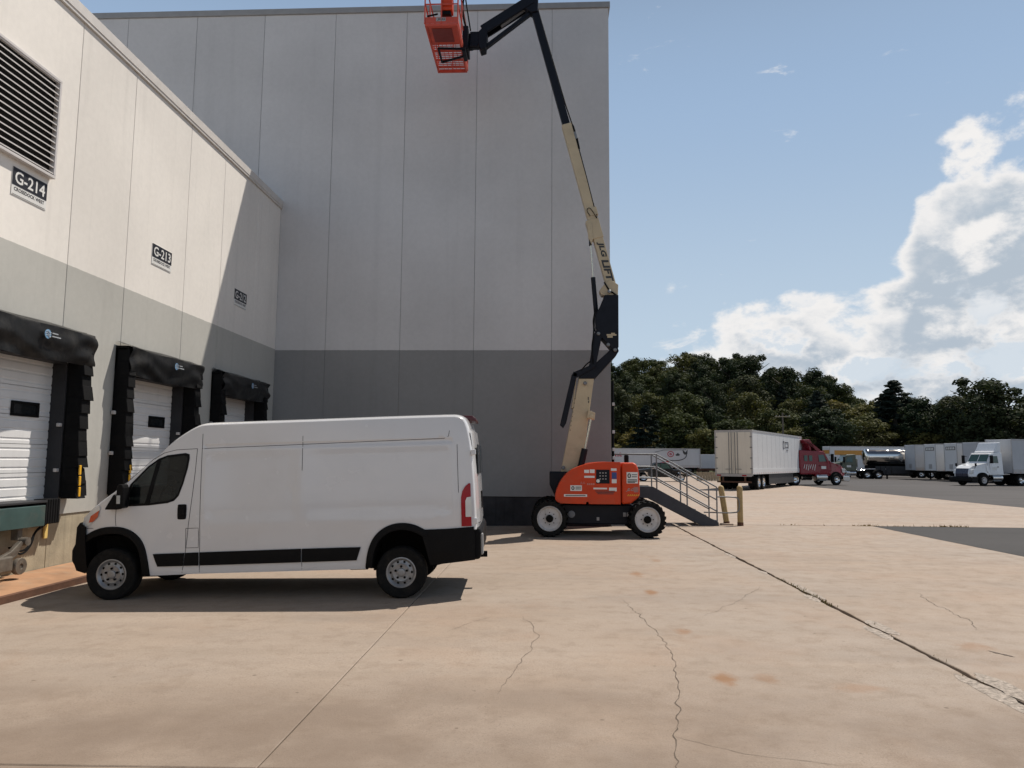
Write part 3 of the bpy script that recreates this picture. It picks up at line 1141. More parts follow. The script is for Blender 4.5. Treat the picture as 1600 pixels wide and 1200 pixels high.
# ------------------------------------------------------------------ white cargo van
M_van = mat('white van paint', (.62, .62, .63), .22, var=.015, vscale=1.2, coat=.7, spec=.5, dirt=(.42, .38, .34), dirtamt=.10)
M_red = mat('red lamp lens', (.30, .004, .010), .2, var=.1, coat=.15, spec=.3)
M_lens = mat('clear lamp lens', (.62, .62, .60), .12, var=.1, coat=.6)
M_amber = mat('amber reflector', (.55, .10, .04), .2, var=.1)
M_rim = mat('silver steel wheel', (.27, .27, .275), .4, .5, var=.12, vscale=9)
M_wglass = glass_mat('van side glass', (.004, .005, .0055), .25)
M_seat = mat('dark seat fabric', (.03, .03, .033), .9)
ZO = .348
van = thing('cargo_van', 'long white high-roof cargo van with black cladding parked nose to the docks', 'van', (-6.113, 11.187, -.073), (0, 0, 0))
vm = Matrix.Translation((-6.113, 11.187, -.073)) @ Matrix.Rotation(R_(2.78), 4, 'Z') @ Matrix.Rotation(R_(-2.0), 4, 'Y')
van.rotation_euler = vm.to_euler()
MW[van.name] = vm


def VW(x, z):
    w = 1.025
    if z > .75:
        w -= .085*((z-.75)/1.3)**1.7
    if z < .25:
        w -= .03*((.25-z)/.3)**2
    # pressed-in panels
    def boxf(x0, x1, z0, z1, s=.02):
        def st(a):
            return max(0., min(1., a))
        return min(st((x-x0)/s), st((x1-x)/s), st((z-z0)/s), st((z1-z)/s))
    w -= .012*max(boxf(1.30, 2.60, .70, 1.66, .06), boxf(2.72, 4.78, .70, 1.66, .06))
    w -= .009*boxf(1.26, 4.80, 1.70, 1.78)
    w -= .012*boxf(.60, 3.56, .02, .62, .10)
    if x < .35:
        w *= 1 - .30*((.35-x)/1.1)**2.3
    if x > 4.6:
        w -= .05*((x-4.6)/.5)**2
    return w


# silhouette of the centre body, (x, z, bulge)
sil = [(-.52, .50, .10), (-.56, .66, .10), (-.50, .82, .11), (-.30, 1.00, .12), (-.02, 1.17, .10), (.22, 1.345, .08), (.52, 1.59, .08), (.78, 1.86, .09), (.98, 2.00, .10), (1.10, 2.065, .10), (1.19, 2.10, .10), (1.30, 2.112, .10), (1.7, 2.115, .10), (2.6, 2.12, .10), (3.6, 2.13, .10), (4.4, 2.135, .10), (4.78, 2.135, .10), (4.88, 2.13, .10), (4.97, 2.09, .10), (5.02, 2.02, .095), (5.06, 1.88, .09), (5.10, 1.6, .085), (5.125, 1.2, .085), (5.135, .8, .08), (5.14, .48, .08)]
sil = chaikin(sil, 2)
# densify
ds = []
for a, b in zip(sil[:-1], sil[1:]):
    L = math.hypot(b[0]-a[0], b[1]-a[1])
    n = max(1, int(L/.12))
    for i in range(n):
        ds.append(tuple(a[k]+(b[k]-a[k])*i/n for k in range(3)))
ds.append(sil[-1])
sil = ds
nor = []
for i in range(len(sil)):
    a = sil[max(0, i-1)]
    b = sil[min(len(sil)-1, i+1)]
    d = Vector((b[0]-a[0], b[1]-a[1])).normalized()
    nor.append(Vector((-d.y, d.x)))
edge = [(s_[0]-n_.x*s_[2], s_[1]-n_.y*s_[2]) for s_, n_ in zip(sil, nor)]
# lower outline with arches, from rear to front
RARCH = [(4.44, .46), (4.36, .51), (4.23, .575), (4.06, .60), (3.90, .575), (3.76, .50), (3.66, .39), (3.59, .22), (3.56, .0)]
FARCH = [(.54, -.03), (.52, .18), (.46, .42), (.33, .57), (.16, .645), (-.05, .655), (-.25, .62), (-.42, .54), (-.46, .50)]
RA = chaikin(RARCH, 2)
FA = chaikin(FARCH, 2)
low_out = RA + [(3.55, -.02), (2.3, -.02), (1.2, -.02), (.55, -.03)] + FA
outline = edge + [(edge[-1][0], .46)] + low_out
WIN = [(.215, .945), (.205, 1.12), (.26, 1.245), (.49, 1.485), (.63, 1.585), (.75, 1.63), (1.00, 1.655), (1.055, 1.635), (1.06, 1.58), (1.04, 1.44), (.985, 1.225), (.93, 1.07), (.87, 1.005), (.78, .975), (.52, .95)]


def patch(outer, hole=None, off=0.0, xsplit=(), zsplit=(), side=-1, func=VW):
    """a 2-D polygon (x, z) laid on the body side, split so that it can follow the curve"""
    bm = bmesh.new()
    es = []
    for loop in [outer] + ([hole] if hole else []):
        vs = [bm.verts.new((x, 0, z)) for x, z in loop]
        for i in range(len(vs)):
            es.append(bm.edges.new((vs[i], vs[(i+1) % len(vs)])))
    bmesh.ops.triangle_fill(bm, use_beauty=True, edges=es)
    for x in xsplit:
        bmesh.ops.bisect_plane(bm, geom=bm.verts[:]+bm.edges[:]+bm.faces[:], plane_co=(x, 0, 0), plane_no=(1, 0, 0), dist=1e-5)
    for z in zsplit:
        bmesh.ops.bisect_plane(bm, geom=bm.verts[:]+bm.edges[:]+bm.faces[:], plane_co=(0, 0, z), plane_no=(0, 0, 1), dist=1e-5)
    bmesh.ops.dissolve_limit(bm, angle_limit=.001, verts=bm.verts[:], edges=[]) if False else None
    bm.verts.index_update()
    vs = [(v.co.x, side*(func(v.co.x, v.co.z)+off), v.co.z+ZO) for v in bm.verts]
    fs = []
    for f_ in bm.faces:
        ids = [v.index for v in f_.verts]
        fs.append(ids)
    # consistent outward winding
    out = []
    for f_, ids in zip(bm.faces, fs):
        n_ = f_.normal
        f_.normal_update()
        want = side  # outward along y
        if (f_.normal.y > 0) != (want > 0):
            ids = ids[::-1]
        out.append(tuple(ids))
    bm.free()
    return vs, out


XS = [-.45, -.35, -.25, -.15, -.05, .05, .15, .25, .35, .6, .9, 1.26, 1.28, 1.30, 1.36, 2.0, 2.54, 2.60, 2.72, 2.78, 3.4, 4.2, 4.6, 4.72, 4.78, 4.80, 4.88, 4.95, 5.0]
ZS = [.02, .12, .25, .40, .52, .62, .70, .76, .85, 1.0, 1.15, 1.3, 1.45, 1.55, 1.60, 1.66, 1.70, 1.72, 1.76, 1.78, 1.85, 1.92]
mb = MB()
for s_ in (-1, 1):
    vs, fs = patch(outline, WIN, 0, XS, ZS, s_)
    mb.add(vs, fs)
# skin over nose, windscreen, roof and tail
T = [-1, -.995, -.985, -.965, -.93, -.88, -.8, -.65, -.4, 0, .4, .65, .8, .88, .93, .965, .985, .995, 1]
nT = len(T)
vs = []
for s_, n_, e in zip(sil, nor, edge):
    W = VW(e[0], e[1])
    for t in T:
        nn = 4.0
        off = s_[2]*(1-(1-min(1, abs(t))**nn)**(1/nn))
        vs.append((s_[0]-n_.x*off, W*t, s_[1]-n_.y*off+ZO))
rows = len(sil)
# windscreen rows are left out of the painted skin
ws0 = min(range(rows), key=lambda i: abs(sil[i][0]-.02)+abs(sil[i][1]-1.20))
ws1 = min(range(rows), key=lambda i: abs(sil[i][0]-.80)+abs(sil[i][1]-1.88))
skin_f, glass_f = [], []
for i in range(rows-1):
    for k in range(nT-1):
        q = (i*nT+k, (i+1)*nT+k, (i+1)*nT+k+1, i*nT+k+1)
        if ws0 <= i < ws1 and 5 <= k < nT-6:
            glass_f.append(q)
        else:
            skin_f.append(q)
mb.add(vs, skin_f)
body = mb.build('body', M_van, van, world=False, smooth=28, recalc=False)
bm = bmesh.new()
bm.from_mesh(body.data)
bmesh.ops.remove_doubles(bm, verts=bm.verts, dist=.0006)
bmesh.ops.recalc_face_normals(bm, faces=bm.faces)
bm.to_mesh(body.data)
bm.free()
body.data.polygons.foreach_set('use_smooth', [True]*len(body.data.polygons))
body.data.set_sharp_from_angle(angle=R_(25))
mb = MB()
mb.add(vs, glass_f)
mb.build('windscreen', glass_mat('van windscreen', (.012, .014, .015), .3), van, world=False, smooth=40, recalc=False)
for s_ in (-1, 1):
    # window rubber frame and panes
    ctr = (sum(p[0] for p in WIN)/len(WIN), sum(p[1] for p in WIN)/len(WIN))
    outer = [(ctr[0]+(x-ctr[0])*1.025, ctr[1]+(z-ctr[1])*1.025) for x, z in WIN]
    inner = [(ctr[0]+(x-ctr[0])*.93, ctr[1]+(z-ctr[1])*.93) for x, z in WIN]
    vs_, fs_ = patch(outer, inner, .004, (.3, .5, .7, .9), (1.1, 1.25, 1.4, 1.55), s_)
    MB().add(vs_, fs_).build('window_rubber', M_plastic, van, world=False, recalc=False)
    vs_, fs_ = patch(inner, None, -.004, (.3, .5, .7, .9), (1.1, 1.25, 1.4, 1.55), s_)
    MB().add(vs_, fs_).build('window_pane', M_wglass, van, world=False, recalc=False)
    vs_, fs_ = patch([(.46, .95), (.52, .95), (.67, 1.60), (.61, 1.57)], None, .003, (), (1.1, 1.25, 1.4, 1.55), s_)
    MB().add(vs_, fs_).build('window_pillar', M_plastic, van, world=False, recalc=False)
    # black lower strips, broken at the door gaps
    for poly in ([(.60, .27), (.66, .095), (1.005, .095), (1.03, .272)], [(1.045, .272), (1.022, .095), (1.225, .095), (1.225, .275)], [(1.245, .275), (1.245, .095), (2.655, .10), (2.655, .285)], [(2.675, .285), (2.675, .10), (3.43, .105), (3.49, .285)]):
        vs_, fs_ = patch(poly, None, .022, (.9, 1.6, 2.2, 3.0), (.18,), s_)
        n0 = len(vs_)
        m_ = MB().add(vs_, fs_)
        q = [(x, s_*(VW(x, z)+.022), z+ZO) for x, z in poly] + [(x, s_*(VW(x, z)-.01), z+ZO) for x, z in poly]
        m_.add(q, [(i, (i+1) % 4, 4+(i+1) % 4, 4+i) for i in range(4)])
        m_.build('cladding_strip', M_plastic, van, world=False)
    # arch flares
    for nm, arc, ctrp in (('rear', RA, (4.05, -.06)), ('front', FA, (.02, .0))):
        m_ = MB()
        vs_ = []
        for (x, z) in arc:
            dx, dz = x-ctrp[0], z-ctrp[1]
            L = math.hypot(dx, dz)
            for k, (off, dr) in enumerate(((-.01, .012), (.024, .004), (.032, -.02), (.030, -.085), (-.02, -.095), (-.62, -.095))):
                px, pz = x+dx/L*dr, z+dz/L*dr
                vs_.append((px, s_*(VW(max(px, -.45), pz)+off), pz+ZO))
        n = len(arc)
        m_.add(vs_, [(i*6+k, i*6+k+1, (i+1)*6+k+1, (i+1)*6+k) for i in range(n-1) for k in range(5)])
        m_.build('wheel_arch_flare', M_plastic, van, world=False, smooth=40)
        wl = [(x, z) for x, z in arc] + [(arc[-1][0], -.12), (arc[0][0], -.12)]
        MB().prism(wl, 'y', min(s_*.40, s_*.44), max(s_*.40, s_*.44), M=Matrix.Translation((0, 0, ZO))).build('wheel_well', M_dark, van, world=False)
    # rear quarter cladding and bumper end
    poly = [(4.33, .50), (4.70, .505), (5.075, .52), (5.085, .30), (5.08, .06), (4.95, .05), (4.46, .01), (4.40, .25)]
    vs_, fs_ = patch(poly, None, .020, (4.5, 4.65, 4.8, 4.9, 5.0), (.2, .35), s_)
    m_ = MB().add(vs_, fs_)
    np_ = len(poly)
    m_.add([(x, s_*(VW(x, z)+.020), z+ZO) for x, z in poly] + [(x, s_*(VW(x, z)-.08), z+ZO) for x, z in poly], [(i, (i+1) % np_, np_+(i+1) % np_, np_+i) for i in range(np_)])
    m_.build('rear_cladding', M_plastic, van, world=False)
    # tail lamp
    poly = [(4.905, .53), (4.905, .93), (4.925, 1.02), (4.965, 1.085), (5.02, 1.13), (5.04, 1.12), (5.045, .53)]
    vs_, fs_ = patch(poly, None, .014, (4.93, 4.96, 5.0), (.7, .85, 1.0), s_)
    m_ = MB().add(vs_, fs_)
    np_ = len(poly)
    m_.add([(x, s_*(VW(x, z)+.014), z+ZO) for x, z in poly] + [(x, s_*(VW(x, z)-.06), z+ZO) for x, z in poly], [(i, (i+1) % np_, np_+(i+1) % np_, np_+i) for i in range(np_)])
    tl = m_.build('tail_lamp', M_red, van, world=False)
    poly = [(4.965, .66), (4.965, .88), (4.985, .93), (5.05, .94), (5.05, .66)]
    vs_, fs_ = patch(poly, None, .020, (5.0,), (.8,), s_)
    MB().add(vs_, fs_).build('reversing_lens', M_lens, tl, world=False)
    # head lamp, up on the wing
    poly = [(-.44, .66), (-.47, .78), (-.30, .925), (-.20, .955), (-.19, .90), (-.27, .77), (-.36, .68)]
    vs_, fs_ = patch(poly, None, .012, (-.4, -.3, -.25), (.75, .85), s_)
    hl = MB().add(vs_, fs_).build('head_lamp', M_lens, van, world=False)
    poly = [(-.37, .72), (-.34, .81), (-.20, .89), (-.22, .80), (-.30, .73)]
    vs_, fs_ = patch(poly, None, .018, (-.3,), (.8,), s_)
    MB().add(vs_, fs_).build('amber_marker', M_amber, hl, world=False)
    # mirror
    mi = MB()
    mi.prism([(.085, .925), (.07, 1.0), (.08, 1.20), (.10, 1.25), (.155, 1.25), (.175, 1.20), (.178, .94), (.16, .92)], 'y', s_*1.09, s_*1.25, M=Matrix.Translation((.10, 0, ZO)))
    mir = mi.build('mirror', M_plastic, van, world=False, bevel=.03, seg=3)
    MB().prism([(-.05, .905), (.14, .90), (.14, 1.08), (.08, 1.12)], 'y', s_*.95, s_*1.14, M=Matrix.Translation((0, 0, ZO))).build('mirror_foot', M_plastic, mir, world=False, bevel=.02)
    MB().box(.185, .235, s_*1.248, s_*1.256, .985+ZO, 1.10+ZO).build('turn_lens', mat('grey lens', (.38, .39, .38), .2), mir, world=False, bevel=.012)
    # door handle
    m_ = MB()
    vs_, fs_ = patch(chaikin([(.985, .945), (1.04, .945), (1.055, .93), (1.05, .75), (1.035, .735), (.94, .735), (.925, .75), (.925, .93), (.94, .945), (.985, .945)], 1)[:-1], None, .006, (), (.84,), s_)
    m_.add(vs_, fs_)
    hd = m_.build('handle_recess', M_plastic, van, world=False)
    MB().box(.945, 1.03, s_*1.022, s_*1.045, .78+ZO, .90+ZO).build('door_handle', M_plastic, hd, world=False, bevel=.012)
    # panel gaps as thin grooves of dark
    lines = [[(1.17, 1.72), (1.155, 1.40), (1.13, 1.1), (1.075, .60), (1.04, .28), (.995, .0)], [(1.17, 1.72), (.87, 1.71), (.70, 1.67), (.55, 1.58), (.33, 1.385), (.13, 1.21)], [(.055, .90), (.05, .75), (.06, .67)],
             [(1.237, 1.93), (1.24, 1.3), (1.24, .7), (1.237, .0)], [(1.24, 1.72), (2.37, 1.735), (2.66, 1.74), (4.68, 1.77), (4.74, 1.80), (4.755, 1.88)], [(2.665, 1.86), (2.665, 1.37)], [(2.665, .28), (2.665, .0)],
             [(1.045, .61), (1.22, .61), (1.22, .34), (1.04, .34), (1.045, .61)], [(4.86, 1.68), (4.87, 1.0)], [(-.43, .64), (-.30, .64)]]
    for ln in lines:
        m_ = MB()
        P2 = []
        for a, b in zip(ln[:-1], ln[1:]):
            n = max(1, int(math.hypot(b[0]-a[0], b[1]-a[1])/.06))
            P2 += [(a[0]+(b[0]-a[0])*i/n, a[1]+(b[1]-a[1])*i/n) for i in range(n)]
        P2.append(ln[-1])
        q = []
        for i, p in enumerate(P2):
            a = P2[max(0, i-1)]
            b = P2[min(len(P2)-1, i+1)]
            d = Vector((b[0]-a[0], b[1]-a[1])).normalized()
            for e in (-1, 1):
                x, z = p[0]-d.y*e*.0038, p[1]+d.x*e*.0038
                q.append((x, s_*(VW(x, z)+.0016), z+ZO))
        m_.add(q, [(2*i, 2*i+1, 2*i+3, 2*i+2) for i in range(len(P2)-1)])
        m_.build('panel_gap', M_seam, van, world=False)
    # hinges on the tail doors
    for z in (1.56, .60):
        MB().box(5.055, 5.125, s_*.90, s_*.985, z+ZO-.04, z+ZO+.04).build('door_hinge', M_van, van, world=False, bevel=.012)
# rear doors proud of the tail, with a middle gap and glass
for s_ in (-1, 1):
    vs_ = []
    fs_ = []
    zz = [.56, .8, 1.1, 1.3, 1.5, 1.7, 1.88]
    yy = [.015, .2, .5, .75, .865, .885]
    def tailx(z):
        best = max((p[0] for p in sil if abs(p[1]-z) < .12 and p[0] > 4.5), default=5.05)
        return best
    for z in zz:
        for y in yy:
            vs_.append((tailx(z)+.014-.045*(y/.9)**6, s_*y, z+ZO))
    for i in range(len(zz)-1):
        for k in range(len(yy)-1):
            a = i*len(yy)+k
            fs_.append((a, a+1, a+len(yy)+1, a+len(yy)))
    rd = MB().add(vs_, fs_).build('rear_door', M_van, van, world=False, smooth=40)
    MB().box(5.13, 5.150, min(s_*.14, s_*.72), max(s_*.14, s_*.72), 1.25+ZO, 1.68+ZO).build('rear_window', glass_mat('dark door glass', (.015, .017, .018), 0), rd, world=False, bevel=.03)
    MB().box(5.14, 5.165, min(s_*.04, s_*.10), max(s_*.04, s_*.10), .72+ZO, .98+ZO).build('rear_handle', M_plastic, rd, world=False, bevel=.01)
MB().prism([(4.90, 2.125), (5.06, 2.115), (5.115, 2.07), (5.11, 2.03), (4.98, 2.05)], 'y', -.42, .42, M=Matrix.Translation((0, 0, ZO))).build('brake_lamp', mat('dark red brake lamp', (.06, .005, .010), .3), van, world=False, bevel=.015)
MB().prism([(4.98, .50), (5.15, .50), (5.185, .42), (5.18, .16), (5.15, .06), (4.98, .05)], 'y', -.93, .93, M=Matrix.Translation((0, 0, ZO))).build('rear_bumper', M_plastic, van, world=False, bevel=.035, seg=3)
MB().box(5.16, 5.20, -.93, -.80, .12+ZO, .42+ZO).build('bumper_corner', mat('grey bumper corner', (.25, .25, .25), .5), van, world=False, bevel=.03)
MB().box(5.10, 5.22, -.05, .05, -.02+ZO, .06+ZO).build('tow_hitch', M_dark, van, world=False)
# nose bumper
pb = [(-.46, .66), (-.60, .72), (-.68, .66), (-.71, .42), (-.77, .33), (-.77, .19), (-.72, .14), (-.66, .06), (-.42, .02), (-.36, .06), (-.42, .3)]
vs_, fs_ = [], []
NB = 17
for i in range(NB):
    t = -1 + 2*i/(NB-1)
    y = .93*math.copysign(abs(t)**.85, t)
    back = .34*abs(t)**3.2
    for (x, z) in pb:
        k = max(0, min(1, (-.36-x)/.4))
        vs_.append((x+back*k*.55, y*(1.0+.02*(1-k)), z+ZO))
n = len(pb)
for i in range(NB-1):
    for k in range(n):
        fs_.append((i*n+k, i*n+(k+1) % n, (i+1)*n+(k+1) % n, (i+1)*n+k))
fs_.append(tuple(range(n)))
fs_.append(tuple(range((NB-1)*n, NB*n))[::-1])
MB().add(vs_, fs_).build('front_bumper', M_plastic, van, world=False, smooth=45)
MB().box(-.66, -.60, -.55, .55, .62+ZO, .78+ZO).build('grille', M_plastic, van, world=False, bevel=.02)
# underside and running gear
ub = MB()
ub.box(.62, 3.5, -.86, .86, .02+ZO, .12+ZO)
ub.box(4.5, 4.95, -.9, .9, .10+ZO, .25+ZO)
ub.box(3.5, 4.5, -.39, .39, .10+ZO, .25+ZO)
ub.box(-.45, .62, -.62, .62, .0+ZO, .5+ZO)
ub.build('floor_pan', M_dark, van, world=False)
rg = MB()
rg.cyl((4.045, -.85, -.085+ZO), (4.045, .85, -.085+ZO), .05)
for s_ in (-1, 1):
    rg.bar((3.3, s_*.62, .0+ZO), (4.05, s_*.62, -.12+ZO), .07, .03)
    rg.bar((4.05, s_*.62, -.12+ZO), (4.85, s_*.62, .04+ZO), .07, .03)
    rg.bar((4.75, s_*.62, .14+ZO), (4.86, s_*.62, .02+ZO), .05, .04)
rg.tube([(2.0, .4, -.03+ZO), (3.4, .45, -.05+ZO), (4.5, .5, .0+ZO), (4.98, .5, .02+ZO)], .035)
rg.cyl((3.25, -.55, -.03+ZO), (3.5, -.55, -.03+ZO), .06)
rg.build('running_gear', M_dark, van, world=False)
ins = MB()
ins.box(1.16, 1.2, -.95, .95, .1+ZO, 1.9+ZO)
ins.build('bulkhead', M_seat, van, world=False)
for s_ in (-1, 1):
    m_ = MB()
    m_.box(.62, 1.1, s_*.5-.24, s_*.5+.24, .35+ZO, .85+ZO)
    m_.prism([(.92, .85), (1.08, .85), (1.13, 1.38), (1.02, 1.40)], 'y', s_*.5-.23, s_*.5+.23, M=Matrix.Translation((0, 0, ZO)))
    m_.prism([(1.02, 1.41), (1.11, 1.41), (1.13, 1.58), (1.05, 1.60)], 'y', s_*.5-.12, s_*.5+.12, M=Matrix.Translation((0, 0, ZO)))
    m_.build('seat', M_seat, van, world=False, bevel=.03)
MB().prism([(-.05, .6), (.42, .6), (.42, .93), (.30, 1.02), (-.02, 1.05)], 'y', -.9, .9, M=Matrix.Translation((0, 0, ZO))).build('dashboard', M_seat, van, world=False, bevel=.03)
st = MB()
for k in range(20):
    pass
ringp = [(.52+.09*math.cos(2*PI*k/20)*.4, -.5+.19*math.sin(2*PI*k/20), 1.02+.19*math.cos(2*PI*k/20)+ZO) for k in range(21)]
st.tube(ringp, .014, 6, caps=False)
st.build('steering_wheel', M_plastic, van, world=False)


def road_wheel(parent, name, c, r, w, rim_r, side, mats=None, holes=10, lugs=5, world=False, hub=.07):
    """tyre and pressed steel rim as sub-parts; side = -1 faces the camera"""
    wh = sub(name, parent)
    a = (0, side, 0)
    c = Vector(c)
    tp = [(rim_r-.01, -w*.45), (rim_r+.02, -w*.48), (r*.93, -w*.50), (r*.985, -w*.42), (r, -w*.30), (r, w*.30), (r*.985, w*.42), (r*.93, w*.50), (rim_r+.03, w*.49), (rim_r, w*.44), (rim_r-.01, w*.40)]
    MB().lathe(tp, c, a, 36, caps=False).build('tyre', M_tire, wh, world=world, smooth=40)
    rp = [(.01, -.02), (rim_r-.012, -.02), (rim_r-.012, w*.2), (rim_r+.004, w*.40), (rim_r+.006, w*.455), (rim_r-.008, w*.465), (rim_r-.022, w*.43), (rim_r-.03, w*.36), (rim_r*.80, w*.33), (rim_r*.66, w*.36), (rim_r*.58, w*.40), (rim_r*.52, w*.385), (rim_r*.30, w*.385), (rim_r*.27, w*.46), (rim_r*.2, w*.48), (.005, w*.48)]
    MB().lathe(rp, c, a, 36).build('rim', mats or M_rim, wh, world=world, smooth=35)
    d = MB()
    for k in range(holes):
        an = 2*PI*k/holes
        p = c + Vector((math.cos(an)*rim_r*.72, side*(w*.342), math.sin(an)*rim_r*.72))
        d.lathe([(.001, 0), (rim_r*.085, 0), (rim_r*.085, .004), (.001, .004)], p, a, 10)
    tag(d.build('rim_holes', M_dark, wh, world=world), kind='stuff')
    d = MB()
    for k in range(lugs):
        an = 2*PI*k/lugs+.3
        p = c + Vector((math.cos(an)*rim_r*.40, side*(w*.385), math.sin(an)*rim_r*.40))
        d.lathe([(.016, 0), (.016, .02), (.008, .026)], p, a, 7)
    d.build('wheel_nuts', M_dark, wh, world=world)
    return wh


for s_ in (-1, 1):
    road_wheel(van, 'wheel', (0, s_*.885, ZO), .357, .225, .205, s_)
    road_wheel(van, 'wheel', (4.045, s_*.885, -.085+ZO), .357, .225, .205, s_)

# ------------------------------------------------------------------ boom lift
M_org = mat('orange machine paint', (.56, .052, .011), .4, var=.08, vscale=2.5, coat=.1, spec=.25, dirt=(.40, .10, .05), dirtamt=.3)
M_orgd = mat('dull red orange paint', (.50, .065, .035), .5, var=.15, vscale=4)
M_cream = mat('cream boom paint', (.50, .40, .255), .45, var=.08, vscale=2, dirt=(.30, .23, .15), dirtamt=.4)
M_bblack = mat('black boom paint', (.005, .006, .011), .45, var=.2, vscale=3, spec=.2)
M_lrim = mat('pale wheel paint', (.52, .50, .49), .5, var=.12, vscale=5, dirt=(.30, .26, .22), dirtamt=.5)
M_decw = mat('decal white', (.70, .69, .66), .5, var=.06)
M_deck = mat('decal black', (.03, .03, .03), .5)
M_decg = mat('decal grey', (.30, .28, .27), .5)
M_decb = mat('decal blue', (.03, .06, .22), .5)
YB = 19.8
lift = thing('boom_lift', 'orange articulating boom lift with cream and black boom raised beside the tall wall', 'boom lift', (1.28, YB, 0))


def lift_wheel(cx, cy, side):
    wh = sub('wheel', lift)
    r, w, rim = .452, .36, .315
    tp = [(rim-.02, -w*.45), (r*.80, -w*.5), (r*.93, -w*.47), (r*.94, -w*.3), (r*.94, w*.3), (r*.93, w*.47), (r*.82, w*.5), (rim+.01, w*.47), (rim-.02, w*.40)]
    MB().lathe(tp, (cx, cy, .46), (0, side, 0), 40, caps=False).build('tyre', M_tire, wh, smooth=40)
    tr = MB()
    for k in range(22):
        for q in (-1, 1):
            an = 2*PI*(k+.25*(q+1))/22
            Mx = Matrix.Translation((cx, cy, .46)) @ Matrix.Rotation(an, 4, 'Y')
            tr.box(r*.90, r*1.02, min(q*.01, q*.178), max(q*.01, q*.178), -.026, .026, M=Mx @ Matrix.Rotation(.35*q, 4, 'X'))
    tr.build('tread_blocks', M_tire, wh)
    rp = [(.01, 0), (rim-.03, 0), (rim-.02, w*.42), (rim, w*.46), (rim-.012, w*.49), (rim-.03, w*.44), (rim-.05, w*.30), (rim*.55, w*.26), (rim*.40, w*.30), (.11, w*.30), (.105, w*.40), (.01, w*.40)]
    MB().lathe(rp, (cx, cy, .46), (0, side, 0), 32).build('rim', M_lrim, wh, smooth=35)
    MB().lathe([(.095, w*.39), (.095, w*.46), (.06, w*.50), (.01, w*.50)], (cx, cy, .46), (0, side, 0), 16).build('hub', M_dark, wh, smooth=35)
    d = MB()
    for k in range(8):
        an = 2*PI*k/8
        d.lathe([(.014, w*.29), (.014, w*.36)], (cx+.15*math.cos(an), cy, .46+.15*math.sin(an)), (0, side, 0), 6)
    d.build('wheel_nuts', M_dark, wh)


for cx in (.06, 2.49):
    lift_wheel(cx, 18.80, -1)
    lift_wheel(cx, 20.80, 1)
MB().prism([(.30, .36), (.42, .30), (2.2, .30), (2.3, .38), (2.3, .74), (2.15, .80), (.40, .80), (.30, .74)], 'y', 19.02, 20.58).build('chassis', M_bblack, lift, bevel=.03)
ax = MB()
for cx in (.06, 2.49):
    ax.box(cx-.11, cx+.11, 18.98, 20.62, .36, .58)
ax.box(-.28, .35, 19.3, 20.3, .45, .72)
ax.box(2.25, 2.62, 19.3, 20.3, .45, .72)
ax.build('axle', M_bblack, lift, bevel=.02)
d = MB()
d.lathe([(.01, 0), (.09, 0), (.09, .03), (.05, .04), (.01, .04)], (.62, 19.02, .55), (0, -1, 0), 16)
d.box(.45, .58, 19.005, 19.02, .53, .57)
d.build('chassis_port', mat('grey fitting', (.16, .16, .17), .5), lift)
d = MB()
for (x, z, w, h) in ((1.96, .555, .07, .10), (2.06, .555, .09, .10), (1.29, .44, .065, .08)):
    d.box(x-w/2, x+w/2, 19.012, 19.02, z-h/2, z+h/2)
d.build('chassis_label', M_decg, lift)
MB().lathe([(.55, 0), (.55, .12), (.5, .13)], (1.25, YB, .79), (0, 0, 1), 32).build('slew_ring', M_dark, lift, smooth=35)
MB().box(.45, 1.9, 19.40, 20.20, .86, 1.28).build('turntable_bed', M_bblack, lift, bevel=.03)
HOOD = chaikin([(.30, .835), (.195, .92), (.20, 1.05), (.24, 1.2), (.35, 1.44), (.55, 1.65), (.82, 1.78), (1.15, 1.855), (1.45, 1.885), (1.83, 1.88)], 2) + [(1.84, 1.87), (1.84, .825), (1.05, .825), (1.035, .88), (.985, .88), (.97, .825)]
for s_, (y0, y1) in ((-1, (18.72, 19.38)), (1, (20.22, 20.88))):
    hd = MB().prism(HOOD, 'y', y0, y1).build('engine_hood' if s_ > 0 else 'tank_hood', M_org, lift, bevel=.07, seg=4)
    hd.data.polygons.foreach_set('use_smooth', [True]*len(hd.data.polygons))
    hd.data.set_sharp_from_angle(angle=R_(30))
CW = [(1.865, .825), (1.865, 1.865), (2.16, 1.87), (2.235, 1.83), (2.285, 1.72), (2.315, 1.50), (2.32, 1.05), (2.27, .98), (2.10, .845)]
MB().prism(CW, 'y', 18.72, 20.88).build('counterweight', M_org, lift, bevel=.06, seg=4)
MB().prism([(.06, 1.62), (.52, 1.62), (.52, .9), (.24, .9), (.06, 1.28)], 'y', 19.30, 20.30).build('boom_cradle', M_bblack, lift, bevel=.03)
MB().lathe([(.055, 0), (.06, .02), (.06, .16), (.05, .19), (.02, .2)], (2.05, 19.3, 1.87), (0, 0, 1), 14).build('beacon', M_plastic, lift, smooth=40)
# control hatch
ht = sub('control_hatch', lift)
MB().box(1.225, 1.565, 18.700, 18.722, 1.34, 1.685).build('hatch_plate', M_bblack, ht, bevel=.012)
d = MB()
d.lathe([(.01, 0), (.045, 0), (.045, .012), (.01, .015)], (1.275, 18.70, 1.405), (0, -1, 0), 14)
d.build('gauge', M_decw, ht)
d = MB()
for k in range(9):
    MB().box(1.31+.07*(k % 3), 1.345+.07*(k % 3), 18.694, 18.70, 1.44+.075*(k//3), 1.47+.075*(k//3)).build('switch', M_decg, ht)
